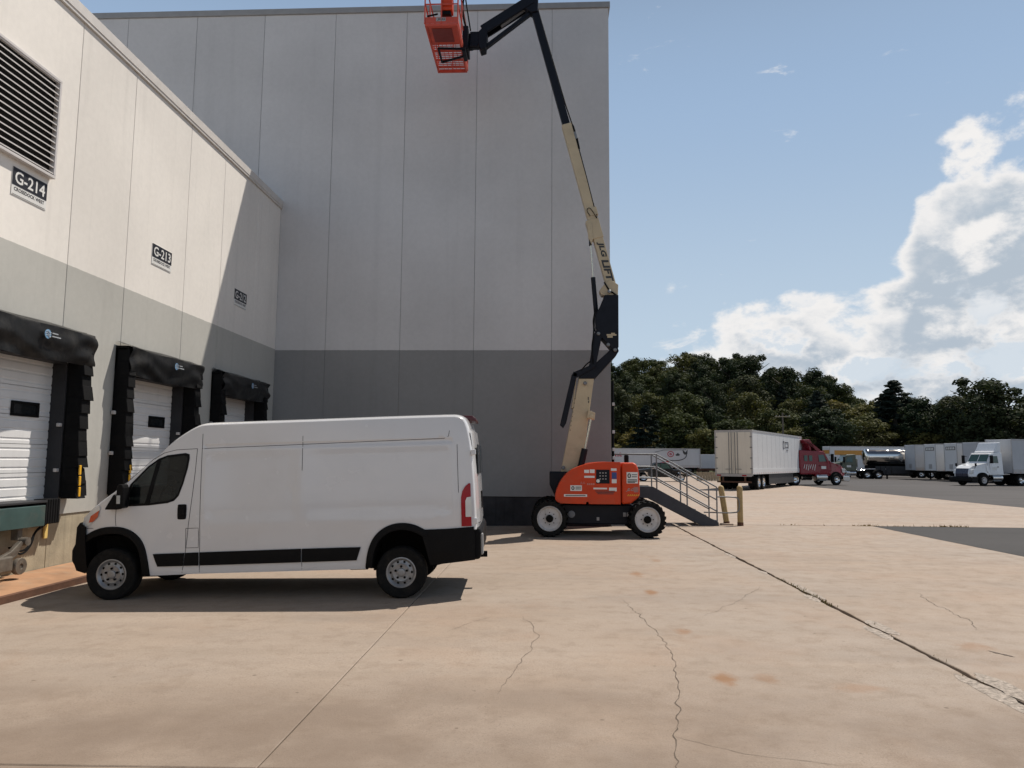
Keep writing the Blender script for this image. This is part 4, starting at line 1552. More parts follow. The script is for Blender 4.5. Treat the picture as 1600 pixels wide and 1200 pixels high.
# decals on the near hood
d = MB()
YH = 18.7175
for (x0, x1, z0, z1) in ((.93, 1.05, 1.60, 1.68), (1.07, 1.19, 1.60, 1.69), (.93, 1.19, 1.48, 1.53), (1.62, 1.74, 1.35, 1.45), (.58, .87, 1.15, 1.29), (.42, 1.00, 1.005, 1.065), (1.16, 1.50, 1.195, 1.235), (1.55, 1.74, 1.15, 1.24), (1.60, 1.74, 1.66, 1.72)):
    MB().box(x0, x1, YH-.002, YH+.004, z0, z1).build('hood_decal', M_decw, lift)
d = MB()
d.box(1.62, 1.74, YH-.002, YH+.004, 1.46, 1.62)
d.build('hood_decal', M_decb, lift)
d = MB()
YC = 18.7175
d.box(1.99, 2.27, YC-.002, YC+.004, 1.35, 1.63)
d.build('counterweight_decal', M_decw, lift)
d = MB()


def oval(mb_, cx, cz, rx, rz, y, hole=.0, n=20):
    ring = [(cx+rx*math.cos(2*PI*k/n), y, cz+rz*math.sin(2*PI*k/n)) for k in range(n)]
    if hole:
        ring2 = [(cx+rx*hole*.55*math.cos(2*PI*k/n), y, cz+rz*hole*math.sin(2*PI*k/n)) for k in range(n)]
        mb_.add(ring+ring2, [(k, (k+1) % n, n+(k+1) % n, n+k) for k in range(n)])
    else:
        mb_.add(ring, [tuple(range(n))])


oval(d, 2.055, 1.54, .045, .06, YC-.004, .62)
oval(d, .645, 1.22, .04, .05, YH-.004, .62)
for (x0, x1, z) in ((2.12, 2.25, 1.565), (2.12, 2.25, 1.515), (2.01, 2.25, 1.44), (2.01, 2.25, 1.405), (2.01, 2.2, 1.375)):
    d.box(x0, x1, YC-.005, YC-.003, z-.010, z+.010)
for (x0, x1, z) in ((.71, .85, 1.245), (.71, .85, 1.20), (.46, .96, 1.035)):
    d.box(x0, x1, YH-.005, YH-.003, z-.010, z+.010)
for q in range(3):
    d.box(1.20+.03*q, 1.70-.02*q, YH-.003, YH+.002, 1.145-.035*q, 1.163-.035*q)
d.build('decal_print', M_deck, lift, recalc=False)
d = MB()
text_on(d, 'JLG', (1.97, YC-.003, 1.14), (.17, 0, 0), (0, 0, .09), bold=.02, slant=.25)
d.build('maker_lettering', M_decg, lift, recalc=False)
d = MB()
text_on(d, 'JLG', (.83, YH-.003, 1.31), (.12, 0, 0), (0, 0, .07), bold=.01)
for q in range(4):
    d.box(1.0+.05*q, 1.035+.05*q, YH-.003, YH+.002, 1.30, 1.345)
d.build('maker_lettering', mat('decal dull pink', (.50, .18, .14), .5), lift, recalc=False)
hz = MB()
for k in range(6):
    x = 2.0+.05*k
    hz.add([(x, YC-.003, 1.035), (x+.025, YC-.003, 1.035), (x+.05, YC-.003, 1.075), (x+.025, YC-.003, 1.075)], [(0, 1, 2, 3)])
hz.build('hazard_stripe', M_yel, lift, recalc=False)
hz = MB()
for k in range(4):
    hz.box(2.17+.03*k, 2.185+.03*k, YC-.003, YC+.002, 1.13, 1.26)
hz.build('counterweight_decal', M_decg, lift)
# tower boom
MB().prism([(.32, 1.40), (.86, 1.40), (1.245, 4.10), (.84, 4.10)], 'y', 19.62, 19.98).build('tower_boom', M_cream, lift, bevel=.015)
MB().prism([(.78, 4.16), (.755, 4.06), (.64, 3.3), (.71, 3.3)], 'y', 19.64, 19.96).build('tower_flange', M_cream, lift, bevel=.01)
ra = MB()
ra.bar((.405, 2.82, 0), (.405, 2.82, 0.001), .01, .01) if False else None
ra.prism([(.33, 2.84), (.42, 2.76), (.50, 2.90), (.775, 4.12), (.80, 4.22), (.70, 4.28), (.64, 4.18)], 'y', 19.55, 19.64)
ra.prism([(.66, 4.16), (.80, 4.12), (1.28, 4.40), (1.22, 4.48), (.72, 4.27)], 'y', 19.55, 19.66)
ra.build('timing_link', M_bblack, lift, bevel=.01)
MB().prism([(.84, 4.09), (1.27, 4.09), (1.84, 4.72), (1.91, 4.84), (1.88, 4.93), (1.76, 4.95), (1.24, 4.47), (.86, 4.32)], 'y', 19.60, 20.00).build('upright_arm', M_bblack, lift, bevel=.015)
lk = MB()
lk.prism([(1.12, 4.42), (1.28, 4.40), (1.45, 5.20), (1.40, 5.42), (1.27, 5.36)], 'y', 19.56, 19.70)
lk.prism([(1.12, 4.42), (1.28, 4.40), (1.45, 5.20), (1.40, 5.42), (1.27, 5.36)], 'y', 19.90, 20.04)
lk.build('lift_link', M_bblack, lift, bevel=.01)
MB().tube([(1.17, 4.5, 0), (1.17, 4.5, .001)], .001).v
hs = MB()
hs.tube(chaikin([(1.22, 19.53, 4.5), (1.17, 19.50, 4.9), (1.24, 19.5, 5.3), (1.22, 19.5, 5.7), (1.30, 19.52, 6.0)], 3), .022, 7)
hs.tube(chaikin([(.82, 19.58, 4.2), (1.02, 19.54, 4.46), (1.16, 19.53, 4.56)], 2), .018, 7)
hs.tube(chaikin([(1.27, 19.52, 5.35), (1.20, 19.5, 5.6), (1.27, 19.5, 5.9)], 2), .015, 7)
hs.build('hose', M_black, lift, smooth=40)
MB().prism([(1.535, 6.36), (1.905, 6.36), (1.90, 4.95), (1.84, 4.80), (1.72, 4.88), (1.43, 5.22), (1.30, 5.46), (1.27, 5.80), (1.40, 6.03)], 'y', 19.55, 20.05).build('knuckle_upright', M_bblack, lift, bevel=.02)
d = MB()
for (x0, x1, z0, z1) in ((1.58, 1.84, 5.245, 5.285), (1.60, 1.74, 5.19, 5.24), (1.70, 1.80, 5.29, 5.32)):
    d.box(x0, x1, 19.544, 19.549, z0, z1)
d.build('knuckle_label', M_cream, lift)
cy = MB()
cy.cyl((1.155, 19.45, 3.05), (.97, 19.45, 2.15), .03, 12)
cy.build('lift_rod', mat('chrome rod', (.62, .60, .50), .25, .7), lift, smooth=40)
MB().cyl((.985, 19.45, 2.22), (.78, 19.45, 1.35), .085, 16).build('lift_cylinder', M_bblack, lift, smooth=40)
br = MB()
br.prism([(1.04, 3.02), (1.24, 2.98), (1.26, 3.16), (1.08, 3.24)], 'y', 19.40, 19.66)
br.cyl((1.155, 19.36, 3.06), (1.155, 19.6, 3.06), .05, 12)
br.build('rod_bracket', M_cream, lift, bevel=.008)
d = MB()
d.box(1.075, 1.10, 19.614, 19.619, 3.52, 3.60)
d.box(1.085, 1.11, 19.614, 19.619, 3.44, 3.50)
for k in range(8):
    d.box(.60+.018*k, .615+.018*k, 19.612, 19.619, 2.70+.12*k, 2.73+.12*k)
d.build('boom_print', M_deck, lift)
for (x, z) in ((.42, 1.72), (1.0, 3.96), (1.80, 4.86), (1.36, 5.30), (1.66, 6.45), (1.62, 5.0)):
    MB().lathe([(.01, -.02), (.05, -.02), (.05, .03), (.035, .045), (.01, .045)], (x, 19.56, z), (0, -1, 0), 12).build('pivot_pin', M_galv, lift, smooth=40)
# upper boom
bd = Vector((-.255, 0, .967))
b0 = Vector((1.735, YB, 6.62))
bn = Vector((.967, 0, .255))


def bp(s_, t, y=0.0):
    return b0 + bd*s_ + bn*t + Vector((0, y, 0))


def boom_seg(s0, s1, w, hy, name, m, bev=.012, t0=0.0):
    q = MB()
    vs_ = []
    for s_ in (s0, s1):
        for a, b in ((-1, -1), (1, -1), (1, 1), (-1, 1)):
            vs_.append(bp(s_, t0+a*w/2, b*hy/2))
    q.add(vs_, [(3, 2, 1, 0), (4, 5, 6, 7), (0, 1, 5, 4), (1, 2, 6, 5), (2, 3, 7, 6), (3, 0, 4, 7)])
    return q.build(name, m, lift, bevel=bev)


boom_seg(.02, 4.80, .265, .24, 'main_boom', M_cream)
boom_seg(1.4, 1.95, .36, .28, 'boom_collar', M_cream, t0=-.03)
boom_seg(2.05, 2.28, .31, .27, 'boom_collar', M_cream, t0=.02)
boom_seg(4.0, 8.95, .205, .18, 'fly_boom', M_bblack)
pv = MB()
pv.prism([(1.40, 6.50), (1.46, 6.38), (1.62, 6.34), (1.90, 6.36), (1.91, 6.66), (1.70, 6.80), (1.52, 6.66)], 'y', 19.63, 19.97)
pv.build('boom_foot', M_cream, lift, bevel=.015)
kk = MB()
kk.tube([(1.53, 19.62, 6.72), (1.66, 19.61, 6.5), (1.86, 19.61, 6.36)], .022, 7)
kk.build('hose', M_black, lift)
tx = MB()
ty = -.1235
text_on(tx, 'JLG', bp(1.30, -.085, ty), -bd*.42, bn*.185, bold=.045, slant=.12)
tx.build('boom_lettering', M_deck, lift, recalc=False)
tx = MB()
text_on(tx, 'LIFT', bp(.78, -.085, ty), -bd*.60, bn*.185, bold=.045, slant=.08)
tx.build('boom_lettering', M_deck, lift, recalc=False)
cy = MB()
cy.cyl((1.235, 19.72, 6.88), (1.335, 19.72, 5.62), .062, 14)
cy.build('boom_cylinder', M_bblack, lift, smooth=40)
MB().cyl((1.165, 19.72, 8.02), (1.235, 19.72, 6.88), .022, 10).build('boom_rod', mat('chrome rod', (.62, .60, .50), .25, .7), lift, smooth=40)
MB().prism([(1.09, 8.38), (1.11, 7.98), (1.19, 7.78), (1.24, 7.95), (1.20, 8.42)], 'y', 19.64, 19.80).build('rod_bracket', M_cream, lift, bevel=.01)
MB().box(1.13, 1.20, 19.66, 19.78, 7.78, 8.0).build('rod_pin', M_bblack, lift)
cb = MB()
cb.tube([bp(2.25, .12, -.12), bp(3.2, .14, -.11), bp(4.0, .15, -.10)], .014, 6)
cb.tube([bp(4.0, .15, -.10), bp(4.35, .17, -.09), bp(4.72, .155, -.08)], .034, 8)
cb.tube([bp(4.72, .155, -.08), bp(5.4, .125, -.05), bp(8.6, .10, 0)], .018, 6)
cb.tube(chaikin([bp(2.05, -.06, -.16), bp(2.22, -.12, -.17), bp(2.3, -.02, -.17), bp(2.1, .06, -.17), bp(1.9, .10, -.15), bp(2.05, .13, -.15)], 2), .010, 6)
cb.build('boom_cable', M_black, lift)
MB().lathe([(.02, -.10), (.05, -.10), (.05, .10), (.02, .10)], bp(4.40, .165, -.09), bd, 10).build('cable_clamp', M_galv, lift)
# jib
jp, jq = Vector((-.47, YB, 14.92)), Vector((-1.86, YB, 14.02))
j = MB()
for s_ in (-1, 1):
    off = Vector((0, s_*.13, 0))
    j.bar(jp+off+Vector((0, 0, .05)), jq+off+Vector((0, 0, .05)), .06, .27)
j.bar(jp+Vector((0, 0, .08)), jq+Vector((0, 0, .08)), .24, .12)
j.build('jib_arm', M_bblack, lift, bevel=.01)
MB().bar((-.50, YB, 14.62), (-1.86, YB, 13.55), .14, .10).build('jib_link', M_bblack, lift, bevel=.01)
MB().cyl((-.62, YB, 14.78), (-1.35, YB, 14.24), .045, 12).build('jib_cylinder', mat('grey cylinder', (.18, .18, .19), .4), lift, smooth=40)
MB().prism([(-.28, 15.35), (-.75, 15.3), (-.72, 14.72), (-.48, 14.56), (-.30, 14.60)], 'y', 19.66, 19.94).build('jib_knuckle', M_bblack, lift, bevel=.02)
MB().prism([(-1.78, 14.22), (-1.98, 14.0), (-1.99, 13.66), (-1.92, 13.45), (-1.77, 13.50), (-1.72, 13.9)], 'y', 19.62, 19.98).build('jib_head', M_bblack, lift, bevel=.02)
rt = MB()
rt.box(-2.22, -1.95, 19.66, 19.94, 13.62, 14.02)
rt.lathe([(.02, -.2), (.12, -.2), (.12, .2), (.02, .2)], (-2.22, YB, 13.78), (0, 0, 1), 16)
rt.box(-2.42, -2.26, 19.50, 20.10, 13.42, 14.1)
rt.cyl((-2.2, 19.56, 13.52), (-2.0, 19.56, 13.50), .06, 10)
rt.build('platform_rotator', M_bblack, lift, bevel=.012)
hs = MB()
hs.tube(chaikin([(-2.3, 19.6, 14.0), (-2.42, 19.45, 14.4), (-2.40, 19.35, 14.75), (-2.36, 19.5, 15.0)], 3), .03, 7)
hs.tube(chaikin([(-2.2, 19.6, 14.0), (-2.28, 19.4, 14.5), (-2.34, 19.4, 14.9)], 3), .02, 7)
hs.build('hose', M_black, lift, smooth=40)
# work platform
pf = sub('work_platform', lift)
BX0, BX1, BY0, BY1, BZ = -3.28, -2.40, 18.30, 20.70, 13.42
fl = MB()
fl.box(BX0, BX1, BY0, BY0+.07, BZ-.06, BZ+.02)
fl.box(BX0, BX1, BY1-.07, BY1, BZ-.06, BZ+.02)
fl.box(BX0, BX0+.06, BY0+.07, BY1-.07, BZ-.06, BZ+.02)
fl.box(BX1-.06, BX1, BY0+.07, BY1-.07, BZ-.06, BZ+.02)
fl.build('floor_frame', M_orgd, pf, bevel=.012)
MB().box(BX0+.06, BX1-.06, BY0+.07, 19.22, BZ-.03, BZ).build('floor_plate', M_orgd, pf)
MB().box(BX0+.16, BX1-.18, BY0+.16, 19.10, BZ-.045, BZ-.031).build('floor_stiffener', mat('dark red plate', (.17, .022, .018), .6), pf, bevel=.006)
gr = MB()
for k in range(15):
    y = 19.25 + k*.095
    gr.box(BX0+.06, BX1-.06, y, y+.014, BZ-.02, BZ)
for k in range(5):
    x = BX0+.2+k*.12
    gr.box(x, x+.014, 19.23, BY1-.07, BZ-.012, BZ-.002)
for y in (19.5, 19.98, 20.35):
    gr.box(BX0+.06, BX1-.06, y, y+.05, BZ-.05, BZ-.02)
gr.build('floor_grating', M_orgd, pf)
rl = MB()
for (x, y) in ((BX0, BY0), (BX1, BY0), (BX0, BY1), (BX1, BY1), (BX0, 19.1), (BX0, 19.9), (BX1, 19.1), (BX1, 19.9), (-2.84, BY0), (-2.84, BY1)):
    rl.tube([(x, y, BZ), (x, y, BZ+1.1)], .021, 7)
for z in (BZ+.55, BZ+1.1):
    rl.tube([(BX0, BY0, z), (BX1, BY0, z), (BX1, BY1, z), (BX0, BY1, z), (BX0, BY0, z)], .021, 7)
rl.build('guard_rail', M_orgd, pf)
tb = MB()
tb.box(BX0+.02, BX1-.02, BY0-.012, BY0+.004, BZ+.02, BZ+.18)
tb.box(BX0-.012, BX0+.004, BY0+.02, BY1-.02, BZ+.02, BZ+.14)
tb.box(BX1-.004, BX1+.012, BY0+.02, BY1-.02, BZ+.02, BZ+.14)
tb.build('toe_board', M_orgd, pf)
MB().box(-2.98, -2.72, BY0-.018, BY0-.0125, BZ+.06, BZ+.165).build('name_plate', M_decg, pf)
tx = MB()
text_on(tx, 'JLG', (-2.95, BY0-.0195, BZ+.075), (.2, 0, 0), (0, 0, .075), bold=.02, slant=.1)
tx.build('plate_lettering', M_deck, pf, recalc=False)
MB().box(-2.86, -2.56, BY0+.05, BY0+.35, BZ+.42, BZ+.85).build('control_box', M_org, pf, bevel=.02)
MB().box(-2.88, -2.60, BY0+.06, BY0+.36, BZ+.30, BZ+.41).build('pedal_box', M_plastic, pf, bevel=.02)
MB().bar((-3.22, BY0-.02, BZ+.20), (-2.93, BY0-.02, BZ+.26), .04, .04).build('hand_grip', M_plastic, pf, bevel=.01)
sb = MB()
pts_ = [(-2.34, 19.35, BZ-.10), (-3.06, 19.30, BZ-.10), (-3.06, 20.02, BZ-.10), (-2.34, 19.70, BZ-.10)]
for a, b in zip(pts_[:-1], pts_[1:]):
    sb.bar(a, b, .055, .05)
sb.bar((-2.36, 19.35, BZ-.10), (-2.36, 19.9, BZ-.10), .1, .12)
sb.build('support_bracket', M_bblack, pf, bevel=.008)

# ------------------------------------------------------------------ access stairs and bollards
M_stair = mat('dark grey stair steel', (.05, .054, .062), .55, .0, spec=.25, var=.15)
stairs = thing('steel_stairs', 'grey steel stairs with pipe handrails at the corner of the tall building', 'stairs', (4.0, 23.1, 0))
SN, SF = 22.55, 23.65
STR = [(1.9, 1.15), (3.18, 1.15), (5.12, .10), (5.12, .0), (4.62, .0), (3.05, .80), (1.9, .80)]
for y in (SN, SF):
    MB().prism(STR, 'y', y-.03, y+.03).build('stringer', M_stair, stairs, bevel=.008)
for k in range(6):
    x = 3.24+k*.315
    z = .98-k*.165
    MB().box(x-.03, x+.27, SN+.03, SF-.03, z-.03, z).build('tread', M_stair, stairs)
MB().box(1.9, 3.2, SN+.031, SF-.031, 1.08, 1.13).build('landing', M_stair, stairs)
for y in (SN, SF):
    r_ = MB()
    for zo in (1.0, .62, .28):
        r_.tube([(1.95, y, 1.15+zo-.03), (3.3, y, 1.15+zo-.03), (5.08, y, .15+zo), ], .021, 8)
    r_.build('handrail', M_galv, stairs, smooth=40)
    for (x, z0, z1) in ((1.98, 1.14, 2.12), (3.3, 1.06, 2.12), (4.2, .56, 1.62), (5.08, .08, 1.15)):
        MB().tube([(x, y, z0), (x, y, z1)], .022, 8).build('rail_post', M_galv, stairs, smooth=40)
lp = MB()
lp.tube(chaikin([(5.08, SN, .86), (5.62, SN, .86), (5.74, SN, .80), (5.74, SN, .46), (5.62, SN, .38), (4.75, SN+.3, .38)], 2), .021, 8)
lp.build('end_loop', M_galv, stairs, smooth=40)

M_bol = mat('faded yellow bollard', (.40, .285, .125), .7, var=.2, vscale=6, streak=.4, dirt=(.20, .13, .07), dirtamt=.6)


def bollard(x, y, tilt, label):
    b_ = thing('bollard', label, 'bollard', (x, y, 0), (0, tilt, 0), group='bollards at the foot of the stairs')
    MB().lathe([(.085, -.05), (.085, 1.12), (.075, 1.16), (.04, 1.19), (.005, 1.2)], (0, 0, 0), (0, 0, 1), 20).build('post', M_bol, b_, world=False, smooth=40)
    MB().lathe([(.092, -.02), (.092, .10), (.086, .105)], (0, 0, 0), (0, 0, 1), 20).build('base_ring', M_rustd, b_, world=False, smooth=40)


bollard(5.47, 23.0, R_(-8), 'leaning yellow steel bollard close beside the handrail loop')
bollard(5.80, 22.70, 0, 'upright yellow steel bollard right of the leaning one')
MB_ = MB().box(5.25, 5.62, 22.78, 23.0, .001, .05)
pad = MB_.build('concrete_pad', M_conc2, bevel=.015)
tag(pad, 'small broken concrete pad at the foot of the steel stairs', 'concrete pad')

# ------------------------------------------------------------------ trailers and tractors
M_trw = mat('trailer white', (.62, .62, .62), .45, var=.04, vscale=.8, streak=.15)
M_trg = mat('trailer grey white', (.46, .465, .48), .45, var=.05, vscale=.8, streak=.2)
M_trd = mat('trailer door cream', (.64, .60, .52), .5, var=.06, vscale=.8, streak=.25)
M_trail = mat('trailer rail', (.40, .39, .385), .5, .3, var=.1)
M_truckred = mat('dark red truck paint', (.20, .005, .016), .3, var=.05, coat=.25, spec=.3)
M_truckwhite = mat('white truck paint', (.74, .75, .76), .25, var=.03, coat=.6)
M_chrome = mat('bright metal', (.62, .62, .62), .18, 1.0, var=.05)
M_tglass = glass_mat('truck glass', (.05, .10, .085), 0.0)
M_skirt = mat('grey skirt', (.05, .05, .053), .6, spec=.2, var=.15)


def truck_wheel(parent, x, y, side, r=.50, w=.27, dual=False, m=None):
    wh = sub('wheel', parent)
    for q in ((0, 1) if dual else (0,)):
        yy = y - side*q*.33
        MB().lathe([(.28, -w*.45), (r*.9, -w*.5), (r, -w*.35), (r, w*.35), (r*.9, w*.5), (.29, w*.47)], (x, yy, r), (0, side, 0), 24, caps=False).build('tyre', M_tire, wh, world=False, smooth=40)
    MB().lathe([(.01, 0), (.27, 0), (.295, w*.45), (.285, w*.5), (.25, w*.42), (.22, w*.2), (.13, w*.12), (.12, w*.42), (.08, w*.5), (.005, w*.5)], (x, y, r), (0, side, 0), 20).build('rim', m or M_chrome, wh, world=False, smooth=35)


def trailer(name, label, loc, rz, L=15.2, wid=2.58, H=4.1, side=None, door=None, group=None, skirt=True, nose_label=None, reefer=False, coupled=False):
    t = thing(name, label, 'trailer', loc, (0, 0, rz), group)
    side = side or M_trw
    h = wid/2
    z0 = 1.08
    MB().box(.06, L, -h+.01, h-.01, z0+.02, H-.02).build('box_body', side, t, world=False, bevel=.05, seg=2)
    npan = int(L/1.22)
    for s_ in (-1, 1):
        p = MB()
        for k in range(npan):
            x = .12 + (L-.2)*k/npan
            p.box(x, x+.02, s_*(h-.01)-.004, s_*(h-.01)+.004, z0+.4, H-.14)
        p.build('panel_seam', M_trg, t, world=False)
        MB().box(.02, L-.02, s_*h-.012, s_*h+.012, H-.12, H).build('top_rail', M_trail, t, world=False)
        MB().box(.02, L-.02, s_*h-.014, s_*h+.014, z0, z0+.36).build('base_rail', M_trw if side is M_trw else M_trail, t, world=False)
        rv = MB()
        for k in range(26):
            x = .3+(L-.6)*k/25
            rv.box(x, x+.16, s_*h-.017, s_*h+.017, z0+.05, z0+.10)
        rv.build('marker_tape', mat('red white tape', (.45, .20, .17), .5), t, world=False)
        if skirt:
            MB().box(4.4, L-3.3, s_*(h-.06)-.01, s_*(h-.06)+.01, .32, z0).build('side_skirt', M_skirt, t, world=False)
    # rear frame and two doors with lock rods
    fr = MB()
    fr.box(-.03, .06, -h, -h+.09, z0-.1, H)
    fr.box(-.03, .06, h-.09, h, z0-.1, H)
    fr.box(-.03, .06, -h+.09, h-.09, H-.14, H)
    fr.box(-.05, .06, -h+.09, h-.09, z0-.16, z0+.03)
    fr.build('rear_frame', M_trail, t, world=False)
    for s_ in (-1, 1):
        d_ = MB().box(-.035, .05, min(s_*.008, s_*(h-.10)), max(s_*.008, s_*(h-.10)), z0+.04, H-.15).build('rear_door', door or M_trd, t, world=False, bevel=.012)
        for y in (.12, .30):
            MB().tube([(-.06, s_*y, z0+.02), (-.06, s_*y, H-.16)], .022, 6).build('lock_rod', M_galv, d_, world=False)
        for k in range(4):
            z = z0+.35+k*.72
            MB().box(-.05, -.034, s_*(h-.1)-.10, s_*(h-.1)+.06, z, z+.07).build('hinge', M_galv, d_, world=False)
        MB().bar((-.075, s_*.15, z0+.35), (-.075, s_*.55, z0+.33), .03, .03).build('lock_handle', M_galv, d_, world=False)
        MB().box(-.055, -.04, s_*(h-.42), s_*(h-.42)+.3, z0-.13, z0-.04).build('rear_lamp', M_red, t, world=False)
    gd = MB()
    gd.box(-.02, .06, -h+.12, h-.12, .50, .60)
    for y in (-.75, .75):
        gd.box(-.02, .06, y-.05, y+.05, .60, z0-.1)
    gd.build('rear_guard', M_rustd, t, world=False)
    und = MB()
    und.box(.2, L-.2, -.5, .5, z0-.16, z0)
    und.box(.7, 4.2, -.55, .55, .55, z0-.16)
    und.build('underframe', M_dark, t, world=False)
    for x in (1.6, 2.85):
        for s_ in (-1, 1):
            truck_wheel(t, x, s_*(h-.16), s_, dual=True)
        MB().cyl((x, -1.0, .5), (x, 1.0, .5), .07, 10).build('axle', M_dark, t, world=False)
    for x in (2.2, 3.5):
        fl_ = MB()
        for s_ in (-1, 1):
            fl_.box(x-1.26, x-1.25, s_*(h-.33)-.28, s_*(h-.33)+.28, .28, .9)
        fl_.build('mud_flap', M_black, t, world=False)
    if not coupled:
        lg_ = MB()
        for s_ in (-1, 1):
            lg_.box(L-2.75, L-2.61, s_*.85-.07, s_*.85+.07, .05, z0)
            lg_.box(L-2.83, L-2.53, s_*.85-.13, s_*.85+.13, 0, .05)
        lg_.build('landing_gear', M_dark, t, world=False)
    if nose_label:
        MB().box(L+.002, L+.012, -.95, .95, H-.75, H-.38).build('nose_label', nose_label, t, world=False)
        q = MB()
        for k in range(5):
            q.box(L+.013, L+.016, -.8+k*.34, -.56+k*.34, H-.68, H-.45)
        q.build('nose_print', M_decw, t, world=False)
    nb = MB()
    for s_ in (-1, 1):
        nb.box(L-.01, L+.03, s_*(h-.05)-.04, s_*(h-.05)+.04, z0, H)
    nb.box(L-.01, L+.05, -.3, .3, z0+.25, z0+.75)
    nb.build('nose_fittings', M_trail, t, world=False)
    return t


def tractor(name, label, loc, rz, paint, back=-2.35, fairing=None, bullbar=False, bump=None, wb=4.3):
    t = thing(name, label, 'truck', loc, (0, 0, rz))
    r = .5
    # hood
    hood = [(1.18, .78), (1.22, 1.05), (1.10, 1.50), (.75, 1.72), (-.35, 1.93), (-.70, 1.95), (-.70, .95), (-.62, .95), (-.60, .62), (.62, .62), (.66, .78)]
    hb = MB()
    vs_ = []
    n = len(hood)
    for s_, w in ((-1, 1.0), (1, 1.0)):
        for (x, z) in hood:
            ww = 1.06 - .28*max(0, x-.1)**1.3 if z < 1.2 else .98-.30*max(0, x+.3)/1.4
            vs_.append((x, s_*ww, z))
    hb.add(vs_, [tuple(range(n))[::-1], tuple(range(n, 2*n))] + [(i, (i+1) % n, n+(i+1) % n, n+i) for i in range(n)])
    hb.build('hood', paint, t, world=False, bevel=.06, seg=3)
    cab = [(-.42, 1.25), (-.42, 1.92), (-.62, 2.10), (-1.02, 2.74), (-1.20, 2.86), (back+.2, 2.95), (back, 2.88), (back, .92), (-.72, .92)]
    n = len(cab)
    vs_ = []
    for s_ in (-1, 1):
        for (x, z) in cab:
            vs_.append((x, s_*(1.09 if z < 2.0 else 1.0), z))
    MB().add(vs_, [tuple(range(n))[::-1], tuple(range(n, 2*n))] + [(i, (i+1) % n, n+(i+1) % n, n+i) for i in range(n)]).build('cab', paint, t, world=False, bevel=.07, seg=3)
    # windscreen, two panes
    for s_ in (-1, 1):
        a, b = (-.63, 2.10), (-1.01, 2.72)
        nx, nz = .86, .52
        q = [(a[0]+nx*.012, s_*.03, a[1]+nz*.012), (a[0]+nx*.012, s_*.93, a[1]+nz*.012), (b[0]+nx*.012, s_*.88, b[1]+nz*.012), (b[0]+nx*.012, s_*.03, b[1]+nz*.012)]
        q2 = [(x-nx*.02, y, z-nz*.02) for x, y, z in q]
        MB().add(q+q2, [(0, 1, 2, 3), (7, 6, 5, 4), (0, 4, 5, 1), (1, 5, 6, 2), (2, 6, 7, 3), (3, 7, 4, 0)]).build('windscreen', M_tglass, t, world=False)
        # door with window and handle
        dp_ = [(-.80, 1.0), (-.80, 1.95), (-1.16, 2.66), (-1.86, 2.70), (-1.86, 1.0)]
        yo = 1.094
        dm = MB()
        vs_ = [(x, s_*((yo if z < 2.0 else 1.012)), z) for x, z in dp_] + [(x, s_*.95, z) for x, z in dp_]
        dm.add(vs_, [tuple(range(5)), (9, 8, 7, 6, 5)] + [(i, (i+1) % 5, 5+(i+1) % 5, 5+i) for i in range(5)])
        dr_ = dm.build('door', paint, t, world=False, bevel=.01)
        wp = [(-.95, 2.02), (-1.22, 2.58), (-1.76, 2.60), (-1.76, 1.98)]
        vs_ = [(x, s_*(1.105-.085*(z-1.98)/.62), z) for x, z in wp] + [(x, s_*.97, z) for x, z in wp]
        MB().add(vs_, [(0, 1, 2, 3), (7, 6, 5, 4), (0, 4, 5, 1), (1, 5, 6, 2), (2, 6, 7, 3), (3, 7, 4, 0)]).build('door_window', M_tglass, dr_, world=False)
        MB().box(-1.78, -1.62, s_*1.09, s_*1.12, 1.62, 1.67).build('door_handle', M_plastic, dr_, world=False)
        MB().box(-1.55, -1.05, s_*1.093, s_*1.10, 1.38, 1.62).build('door_sign', M_decw, dr_, world=False)
        if back < -3:
            wq = MB()
            for x0 in (-2.45, -2.95):
                wq.box(x0-.32, x0, s_*1.0, s_*1.075, 2.02, 2.50)
            wq.build('sleeper_window', M_tglass, t, world=False)
            for q_ in range(6):
                MB().bar((-2.15-.22*q_, s_*1.096, 1.75), (-2.27-.22*q_, s_*1.096, 1.25+.08*(q_ % 3)), .012, .05, up=(1, 0, 0)).build('sleeper_stripe', M_decw, t, world=False)
        m_ = MB()
        m_.box(-.72, -.56, s_*1.28, s_*1.50, 1.95, 2.65)
        m_.bar((-.70, s_*1.05, 2.55), (-.64, s_*1.3, 2.55), .04, .04)
        m_.bar((-.70, s_*1.08, 2.05), (-.64, s_*1.3, 2.05), .04, .04)
        m_.build('mirror', M_plastic, t, world=False, bevel=.02)
        m_ = MB()
        m_.box(.62, .74, s_*.92, s_*1.02, 1.70, 1.95)
        m_.bar((.68, s_*.85, 1.5), (.68, s_*.97, 1.75), .03, .03)
        m_.build('hood_mirror', M_plastic, t, world=False)
        MB().prism([(1.16, 1.05), (1.10, 1.38), (.80, 1.45), (.86, 1.08)], 'y', min(s_*.74, s_*.90), max(s_*.74, s_*.90)).build('head_lamp', M_lens, t, world=False, bevel=.03)
        # wheel arch lining, wheel, steps, tank
        arc = [(.70*math.cos(a), .5+.66*math.sin(a)) for a in [PI*k/12 for k in range(13)]]
        MB().prism(arc, 'y', min(s_*.6, s_*1.062), max(s_*.6, s_*1.062)).build('arch_liner', M_dark, t, world=False)
        truck_wheel(t, 0, s_*1.02, s_, r, m=M_lrim if paint is M_truckwhite else M_chrome)
        for x in (-wb, -wb-1.3):
            truck_wheel(t, x, s_*1.06, s_, r, dual=True)
        MB().cyl((-1.0, s_*.88, .68), (-2.1, s_*.88, .68), .31, 20).build('fuel_tank', M_chrome, t, world=False, smooth=40)
        stp = MB()
